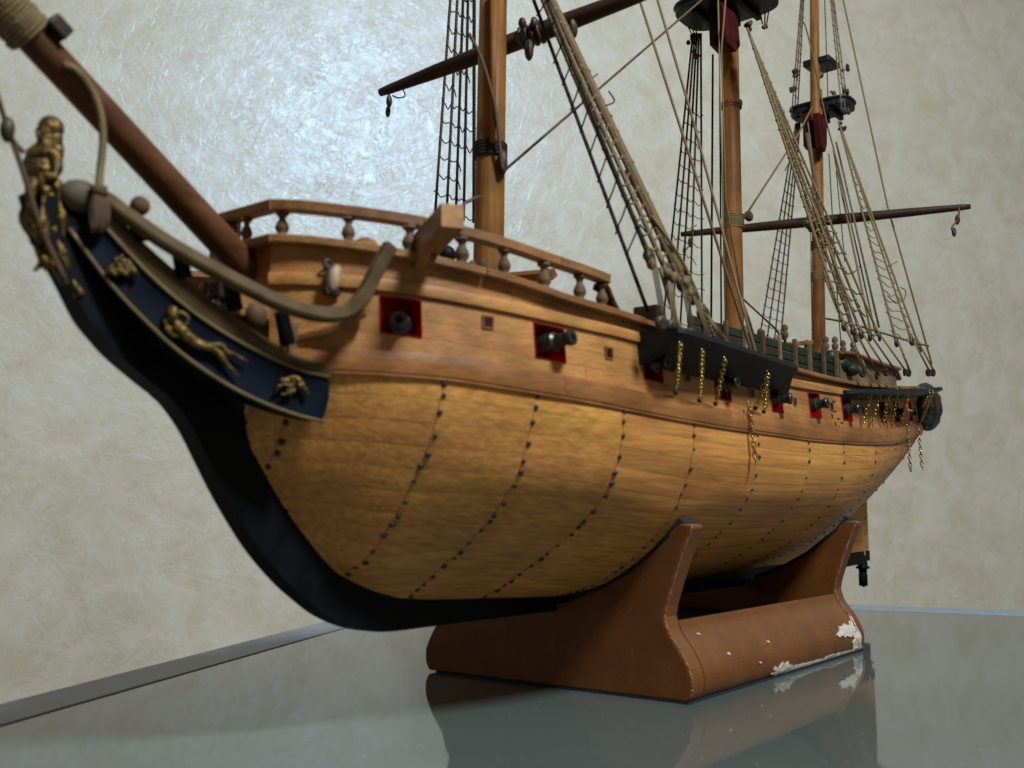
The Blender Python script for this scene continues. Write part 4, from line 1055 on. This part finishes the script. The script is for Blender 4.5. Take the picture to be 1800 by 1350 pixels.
# futtock lines under the main top
for px, py, qx, qy, y in ((1207, 42, 1216, 60, .09), (1213, 45, 1222, 60, .09), (1222, 50, 1226, 62, .08), (1336, 18, 1340, 42, -.085), (1345, 18, 1344, 44, -.085), (1352, 15, 1347, 46, -.085)):
    rope([(px, py, y), (qx, qy, y*.8)], .0010, 'rope3', 'futtock_shroud')
for c, y in (((1219, 64), .075), ((1343, 48), -.075), ((1316, 40), -.055)):
    q = B(); 
    for k in range(4): q.ball(at_y(c[0]+random.uniform(-4, 4), c[1]+random.uniform(-5, 5), y), .0034, 7, 5)
    q.build('lashing', M['rope2'], ship, True)
for (px, py, y, w_) in ((1216, 70, .07, 6), (1225, 95, .07, 5), (1314, 48, -.05, 4), (1480, 222, -.045, 6), (1404, 205, .045, 5), (1486, 120, -.03, 5), (1483, 190, -.04, 6), (1398, 130, .03, 5), (1465, 160, -.02, 5)):
    q = B()
    for k in range(6): q.ball(at_y(px+random.uniform(-w_, w_), py+random.uniform(-w_, w_), y), random.uniform(.0024, .0044), 7, 5, (1, 1, random.uniform(.8, 1.5)))
    q.build('seizing', M['rope2' if px % 2 else 'rope3'], ship, True)
# backstays and stays
rope([(1118, -20, -.06), (1190, 205, -.10), (1322, 622, -.205)], .0017, 'rope', 'backstay')
rope([(1150, -20, -.06), (1215, 200, -.10), (1300, 520, -.16), (1330, 625, -.205)], .0017, 'rope', 'backstay')
rope([(884, 302, -.025), (1245, -10, -.02)], .0016, 'rope2', 'stay')
rope([(1308, 383, -.012), (1402, 238, -.012), (1432, 180, -.012)], .0015, 'rope', 'stay')
rope([(1380, 300, -.0), (1392, 275, 0)], .001, 'rope2', 'rope_end')
rope([(1253, 96, .05), (1250, 582, .06)], .0017, 'rope3', 'running_line')
rope([(1265, 94, .02), (1268, 590, .03)], .0014, 'rope3', 'running_line')
rope([(1262, -10, -.03), (1270, 330, -.03), (1276, 600, -.03)], .0012, 'rope', 'running_line')
rope([(1276, -10, -.04), (1268, 90, -.04), (1276, 350, -.045), (1306, 540, -.05)], .0012, 'rope', 'running_line')
rope([(1300, 520, -.05), (1360, 575, -.05), (1392, 615, -.05)], .0015, 'rope2', 'running_line')
rope([(1303, 525, -.07), (1316, 560, -.07), (1334, 620, -.07)], .0018, 'rope', 'running_line')
rope([(1405, 30, -.02), (1420, 60, -.03), (1452, 210, -.035), (1475, 300, -.05), (1540, 590, -.15)], .0014, 'rope', 'running_line', k=4)
rope([(1449, -20, -.01), (1456, 190, -.01)], .0009, 'rope3', 'running_line')
rope([(1457, 270, -.02), (1468, 470, -.03), (1478, 600, -.04)], .0009, 'rope3', 'running_line')
rope([(1470, 300, -.03), (1485, 460, -.04)], .0009, 'rope3', 'running_line')
rope([(1425, 405, .01), (1428, 620, .02)], .0009, 'rope3', 'running_line')
rope([(1478, -20, -.05), (1560, 362, -.12), (1638, 640, -.205)], .0014, 'rope', 'backstay')
rope([(1440, 610, -.03), (1452, 460, -.03), (1420, 215, -.03)], .0010, 'rope', 'running_line')
rope([(845, 345, -.10), (825, 352, -.12), (800, 372, -.14)], .0012, 'rope2', 'cathead_fall', k=3)
rope([(1470, 250, -.03), (1545, 575, -.16)], .0016, 'rope', 'running_line')
rope([(1452, 560, -.10), (1500, 570, -.19), (1600, 600, -.2), (1632, 608, -.2)], .0015, 'rope', 'swifter', k=3)
for (a, b_) in (((1500, 480), (1512, 468)), ((1560, 468), (1577, 460)), ((1215, 400), (1224, 396))): rope([(a[0], a[1], -.1), (b_[0], b_[1], -.1)], .0009, 'rope', 'rope_end')
rope([(1418, 235, -.04), (1445, 380, -.08), (1505, 600, -.17)], .0030, 'rope2', 'running_line', k=4)
rope([(1405, 300, -.07), (1455, 500, -.12), (1528, 660, -.20)], .0017, 'rope', 'running_line', k=4)
rope([(1465, 262, -.04), (1478, 330, -.05), (1532, 590, -.17)], .0016, 'rope', 'running_line', k=4)
rope([(1160, 470, -.20), (1188, 560, -.21), (1208, 590, -.22)], .0022, 'rope', 'running_line', k=4)
rope([(1146, 380, -.18), (1205, 470, -.20), (1262, 610, -.21)], .0018, 'rope', 'running_line', k=4)
rope([(1100, 300, -.13), (1152, 400, -.18), (1240, 560, -.21)], .0016, 'rope2', 'running_line', k=4)
# loose coils beside the port rigging
rope([(1583, 505, -.15), (1592, 512, -.15), (1588, 528, -.15), (1572, 530, -.15), (1560, 520, -.15)], .0008, 'rope2', 'rope_end', k=4)
rope([(1118, 345, -.12), (1140, 352, -.13), (1146, 372, -.13), (1136, 380, -.13)], .0010, 'rope2', 'rope_end', k=4)
rope([(1050, 130, -.10), (1040, 142, -.10), (1050, 168, -.10), (1042, 178, -.10)], .0009, 'rope2', 'rope_end', k=4)
for pts in (((1125, 395), (1140, 410), (1150, 390)), ((1070, 160), (1080, 178), (1064, 186))): rope([(p[0], p[1], -.12) for p in pts], .0009, 'rope2', 'rope_end', k=5)
# knots and seizings along the tan bundle
for px, py, y in ((1140, 452, -.19), (1148, 462, -.20), (1175, 478, -.21), (1186, 486, -.21), (1204, 496, -.21), (1212, 515, -.21), (1030, 175, -.10), (1050, 215, -.12)):
    q = B(); 
    for k in range(3): q.ball(at_y(px+random.uniform(-4, 4), py+random.uniform(-4, 4), y), .0042*random.uniform(.7, 1.2), 7, 5, (1, 1, 1.3))
    q.build('seizing', M['rope'], ship, True)
D.objects.remove(dead0)

# ---- chain plates
lk = B(); L_ = .0056
lk.tube([(.0016*math.cos(a), 0, .0016*math.sin(a)+(.0012 if math.sin(a) > 0 else -.0012)) for a in np.linspace(math.pi/10, 2*math.pi+math.pi/10, 10, endpoint=False)], .00055, 5, closed=True)
link0 = lk.build('link', M['brass'], ship, True); link0.location = (0, 0, -50)
def chain(a, b_, scale=1.0, sway=.0):
    a = np.array(a); b_ = np.array(b_); L = np.linalg.norm(b_-a); n = max(4, int(L/(.0040*scale))); d_ = (b_-a)/L; par = None
    q = Vector(d_).to_track_quat('Z', 'Y')
    for k in range(n):
        p = a+(b_-a)*(k+.5)/n+P3(sway*math.sin(k*.8), 0, 0)
        o = link0.copy(); COL.objects.link(o)
        e = (q @ Matrix.Rotation((k % 2)*math.pi/2+.3+random.uniform(-.25, .25), 3, 'Z').to_quaternion()).to_euler(); o.rotation_euler = e; o.scale = (scale,)*3
        if par is None:
            ey = B(); ey.tube([P3(0, 0, .0022)+P3(.0022*math.cos(t_), 0, .0022*math.sin(t_)) for t_ in np.linspace(0, 2*math.pi, 10, endpoint=False)], .0007, 5, closed=True)
            par = ey.build('chain', M['brass'], ship, True); par.location = a
        o.parent = par; o.location = p-a
    return par
def to_hull(px, py):                               # point on the outside of the port topside
    best = None
    r = ray(px, py)
    for t_ in np.linspace((-.26-CAM[1])/r[1], (-.05-CAM[1])/r[1], 600):
        p = CAM+r*t_
        if -.452 < p[0] < 1.035 and -p[1] < bt(p[0], p[2])+.0062: best = p; break
    return best if best is not None else CAM+r*((-.19-CAM[1])/r[1])
for (tx, ty, bx_, by_) in ((1196, 608, 1189, 688), (1235, 620, 1231, 702), (1274, 634, 1259, 708), (1350, 658, 1329, 716), (1350, 658, 1344, 722)):
    a = at_y(tx, ty, -.233); b_ = to_hull(bx_, by_); ch = chain(a, b_, 1.45)
    hk = B(); hk.tube(smooth_path([b_, b_+P3(.004, -.001, .006), b_+P3(.008, .001, .004)], 3), .0009, 5); 
    bt_ = B(); bt_.ball((b_-a)+P3(0, .001, -.001), .0028, 8, 6); bt_.build('chain_bolt', M['nail'], ch, True)
    st = B(); b2 = to_hull(bx_-24, by_-34)
for (tx, ty, bx_, by_) in ((1531, 690, 1518, 742), (1548, 690, 1531, 750), (1563, 690, 1553, 745), (1578, 688, 1567, 750), (1596, 686, 1585, 745), (1640, 690, 1618, 742), (1634, 690, 1622, 715)):
    a = at_y(tx, ty, -.218); b_ = to_hull(bx_, by_); chain(a, b_, 1.5)
a = to_hull(1313, 712); chain(a+P3(0, -.002, 0), a+P3(.006, -.006, -.066), 1.5)
a = to_hull(1594, 748); chain(a, at_y(1601, 828, a[1]-.004), 1.5); a = to_hull(1614, 748); chain(a, at_y(1621, 824, a[1]-.004), 1.5)
D.objects.remove(link0)

# ---- cannons
def cannon(c, dirv, L=.036, s=1.0, z=0):
    Rr = rotz_to(dirv); m_ = B()
    m_.lathe([(.004, -.03), (.0112, -.028), (.0112, L*.30), (.0104, L*.40), (.0108, L*.44), (.0082, L*.50), (.0068, L*.74), (.0072, L*.80), (.0086, L*.88), (.0088, L*.96), (.0080, L), (.0040, L), (.0038, L-.010)], 20, (0, 0, 0), Rr*s)
    o = m_.build('cannon', M['bronze'], ship, True); o.location = c; o.data.set_sharp_from_angle(angle=math.radians(35))
    bq_ = B(); q_ = Rr@np.array([0, 0, (L-.0015)]); bq_.lathe([(.0033, 0), (.0033, .0012)], 12, q_*s, Rr*s); bq_.build('bore', M['black'], o)
    return o
P = tp(-.366, ZL(-.366)-.023, -.010); P = P+P3(-.001, 0, -.004); cannon(P, at_y(700, 551, P[1]-.030)-P, .030, .86)
P = tp(-.231, ZL(-.231)-.021, -.012); cannon(P, (.03, -1, .14), .040, .88)
for c, w in ports[2:]:
    P = tp(c, ZL(c)-.020, -.008); cannon(P, (.05+random.uniform(-.1, .2), -1, random.uniform(-.05, .12)), .032 if c < .6 else .024, .82)

# ---- cathead with its knee
a = at_y(738, 442, -.108); b_ = at_y(795, 380, -.185); d_ = (b_-a)/np.linalg.norm(b_-a); side = np.cross(d_, [0, 0, 1]); side /= np.linalg.norm(side); upd = np.cross(side, d_)
Rm = np.column_stack([d_, side, upd]); cb = B(); L = np.linalg.norm(b_-a)
cb.box((a+b_)/2, (L, .0195, .0200), Rm); cat = cb.build('cathead', M['rail'], ship, bevel=.0008)
cb = B(); cb.box(b_+d_*.0006, (.0014, .0188, .0193), Rm); cb.build('lit_end_face', M['top'], cat)  # paler wood paints in the light falling on the outboard end
kb = B(); kb.slab([a+d_*.01-upd*.009, a+d_*.045-upd*.009, a+d_*.002-upd*.026], side*.010); kb.build('cathead_knee', M['rail'], cat)
a2 = a*[1, -1, 1]; b2 = b_*[1, -1, 1]; cb = B(); cb.tube([a2, b2], .0115, 4); cb.build('cathead', M['rail'], ship)

# fittings: eyebolt with pale block on the bow, timberheads, belfry rail, gilt scroll
P = to_hull(572, 468); rg = B(); rg.tube([P+P3(.004*math.cos(t_), -.003, .004*math.sin(t_)+.001) for t_ in np.linspace(0, 2*math.pi, 12, endpoint=False)], .0016, 6, closed=True); rb = rg.build('ring_bolt', M['nail'], ship, True)
for dx, sc_, mt_ in ((-3, 1.15, 'block'), (5, 1.2, 'pale')):
    q = B(); q.ball(to_hull(575+dx, 491)+P3(0, -.006, 0), .0062*sc_, 10, 8, (.6, .8, 1.7), rotz_to((.25, 0, 1))@np.eye(3)); q.build('deadeye_block', M[mt_], rb, True)
q = B(); q.box(to_hull(578, 514)+P3(0, -.003, 0), (.016, .006, .006)); q.build('block_cleat', M['spar'], rb, bevel=.001)
q = B(); q.ball(at_y(642, 436, -.085), .0115, 12, 8, (1, 1, .8)); q.build('timberhead', M['mast'], ship, True)
q = B(); q.lathe([(.004, 0), (.009, .004), (.010, .016), (.013, .018), (.012, .022), (.005, .024)], 12, at_y(940, 500, -.02)-P3(0, 0, .02)); q.build('capstan', M['rail'], ship, True)
q = B(); a_, b2_ = at_y(893, 488, -.02), at_y(973, 482, -.09); q.tube([a_, b2_], [.006, .0065], 4); q.build('kevel_beam', M['mast'], ship)
q = B(); q.ball(at_y(785, 448, -.02), .010, 10, 7); q.build('deck_bucket', M['black'], ship, True)
for px, py in ((848, 467), (770, 462), (830, 470)):
    q = B(); q.ball(at_y(px, py, -.10), .0045, 8, 6, (1, 1, 1.6)); q.build('belaying_pin', M['baluster'], ship, True)
sc2 = smooth_path([at_y(1056, 498, -.176), at_y(1066, 506, -.178), at_y(1076, 530, -.179), at_y(1085, 548, -.180), at_y(1090, 568, -.181)], 4)
B().sweep(sc2, prof_rect(.004, .007, .001), up=(0, -1, 0)).build('rail_scroll', M['gilt'], ship, True)
B().sweep([p+P3(-.004, .004, -.003) for p in sc2], prof_rect(.007, .006, .001), up=(0, -1, 0)).build('rail_scroll', M['black'], ship, True)
q = B(); q.box(at_y(1139, 566, -.165), (.012, .03, .034)); q.build('timber_bitt', M['spar'], ship, bevel=.002)
for k in range(4): q = B(); q.ball(at_y(1152+2*k, 560+9*k, -.172), .0024, 7, 5); q.build('ring', M['brass'], ship, True)

# waist: green planked netting boards with posts, pin rails and pins
for r_ in range(4):
    a, b_ = P3(.10, -.135, .392+.0125*r_), P3(.60, -.135, .398+.0125*r_); m_ = B(); m_.sweep([a, (a+b_)/2+P3(0, -.006, -.002), b_], prof_rect(.004, .0118, .0012)); m_.build('netting_board', M['green'], ship)
for k in range(9):
    x = .13+.055*k; q = B(); q.box((x, -.143, .412+.0015*k), (.006, .006, .052)); q.build('netting_post', M['baluster'] if k % 2 else M['house'], ship, bevel=.001)
def pin(px, py, y, s=1.0):
    q = B(); c = at_y(px, py, y); q.lathe([(.002*s, -.020*s), (.0025*s, -.004*s), (.0055*s, 0), (.0060*s, .006*s), (.0035*s, .0085*s), (.0055*s, .013*s), (.0050*s, .018*s), (.002*s, .021*s)], 10, c); q.build('belaying_pin', M['baluster'], ship, True)
for px, py in ((1337, 600), (1380, 592), (1418, 618), (1452, 612), (1468, 612), (1482, 618), (1500, 620)): pin(px, py, -.03 if px < 1430 else -.06)
q = B(); q.sweep([at_y(1320, 612, -.03), at_y(1424, 602, -.03)], prof_rect(.012, .008)); q.build('pin_rail', M['rail'], ship)
q = B(); q.ball(at_y(1356, 606, -.03), .015, 12, 8, (1.2, 1, .55)); q.build('deck_dome', M['rail'], ship, True)
q = B(); q.ball(at_y(1386, 632, -.08), .010, 10, 8, (1, 1, 1)); q.build('deck_cask', M['baluster'], ship, True)
q = B(); q.sweep([at_y(1395, 620, -.06), at_y(1432, 627, -.06)], prof_rect(.007, .005)); q.build('pin_rail', M['rail'], ship)
# quarterdeck clutter and cabin
for (px, py, y, r_) in ((1462, 628, -.10, .014), (1478, 640, -.11, .013), (1498, 650, -.12, .012), (1456, 648, -.12, .012), (1430, 668, -.14, .008)):
    q = B(); q.ball(at_y(px, py, y), r_, 10, 7, (1.3, 1, .9)); q.build('stowed_roll', M['green'], ship, True)
V = []; X = [.66, .72, .80, .88, .96, 1.02]; zt_ = [.458, .463, .465, .466, .470, .472]
F = []
for x, z in zip(X, zt_):
    y = .118-.02*(x-.66)/.36; zb = .38+(x-.66)*.09; V += [(x, -y, zb), (x, -y+.004, z), (x, y-.004, z), (x, y, zb)]
for i in range(len(X)-1):
    for k in range(4): F.append((i*4+k, i*4+(k+1) % 4, (i+1)*4+(k+1) % 4, (i+1)*4+k))
F += [(0, 1, 2, 3), tuple(len(X)*4-4+k for k in range(4))]
mesh('cabin', V, F, M['house'], ship)
for sgn in (-1, 1):
    B().sweep([P3(x, sgn*(.120-.02*(x-.66)/.36), z+.002) for x, z in zip(X, zt_)], prof_rect(.012, .006, .0015)).build('cabin_eave', M['rail'], ship)
B().sweep([P3(.66, -.12, .460), P3(.66, .12, .460)], prof_rect(.010, .006, .0015)).build('cabin_eave', M['rail'], ship)
q = B(); q.slab([(1.02, -.098, .474), (1.02, .098, .474), (1.045, .098, .455), (1.045, -.098, .455)], (0, 0, .005)); q.build('stern_eave', M['house'], ship)
# transom
V = [(1.034, -y, z) for y, z in ((.132, .352), (.125, .43), (.06, .45))]; V += [(v[0], -v[1], v[2]) for v in V[::-1]]; V += [(1.034, .05, .325), (1.034, -.05, .325)]
B().slab(V, (.012, 0, 0)).build('transom', M['top'], ship)
# quarter gallery: ribbed shell casting
def gallery(sgn):
    m_ = B(); V = []; F = []; c = at_y(1628, 715, -.150); c[1] *= 1 if sgn < 0 else -1; nu, nv = 22, 14
    for i in range(nv+1):
        f_ = math.pi*i/nv
        for j in range(nu):
            a = 2*math.pi*j/nu; rib = 1+.06*math.cos(a*9)+.05*math.cos(f_*11)
            V.append(c+P3(.052*math.sin(f_)*math.cos(a)*rib, .026*math.sin(f_)*math.sin(a)*rib, .044*math.cos(f_)*(1+.05*math.cos(a*7))))
    for i in range(nv):
        for j in range(nu): F.append((i*nu+j, i*nu+(j+1) % nu, (i+1)*nu+(j+1) % nu, (i+1)*nu+j))
    mesh('quarter_gallery', V, F, M['shell'], ship, True)
gallery(-1); gallery(1)
# oar-port frames and small carvings aft
for px, py in ((1466, 705), (1468, 722), (1474, 735), (1480, 742)):
    q = B(); q.ball(to_hull(px, py), .0032, 7, 5, (1.3, .7, .9)); q.build('carved_boss', M['rail'], ship, True)
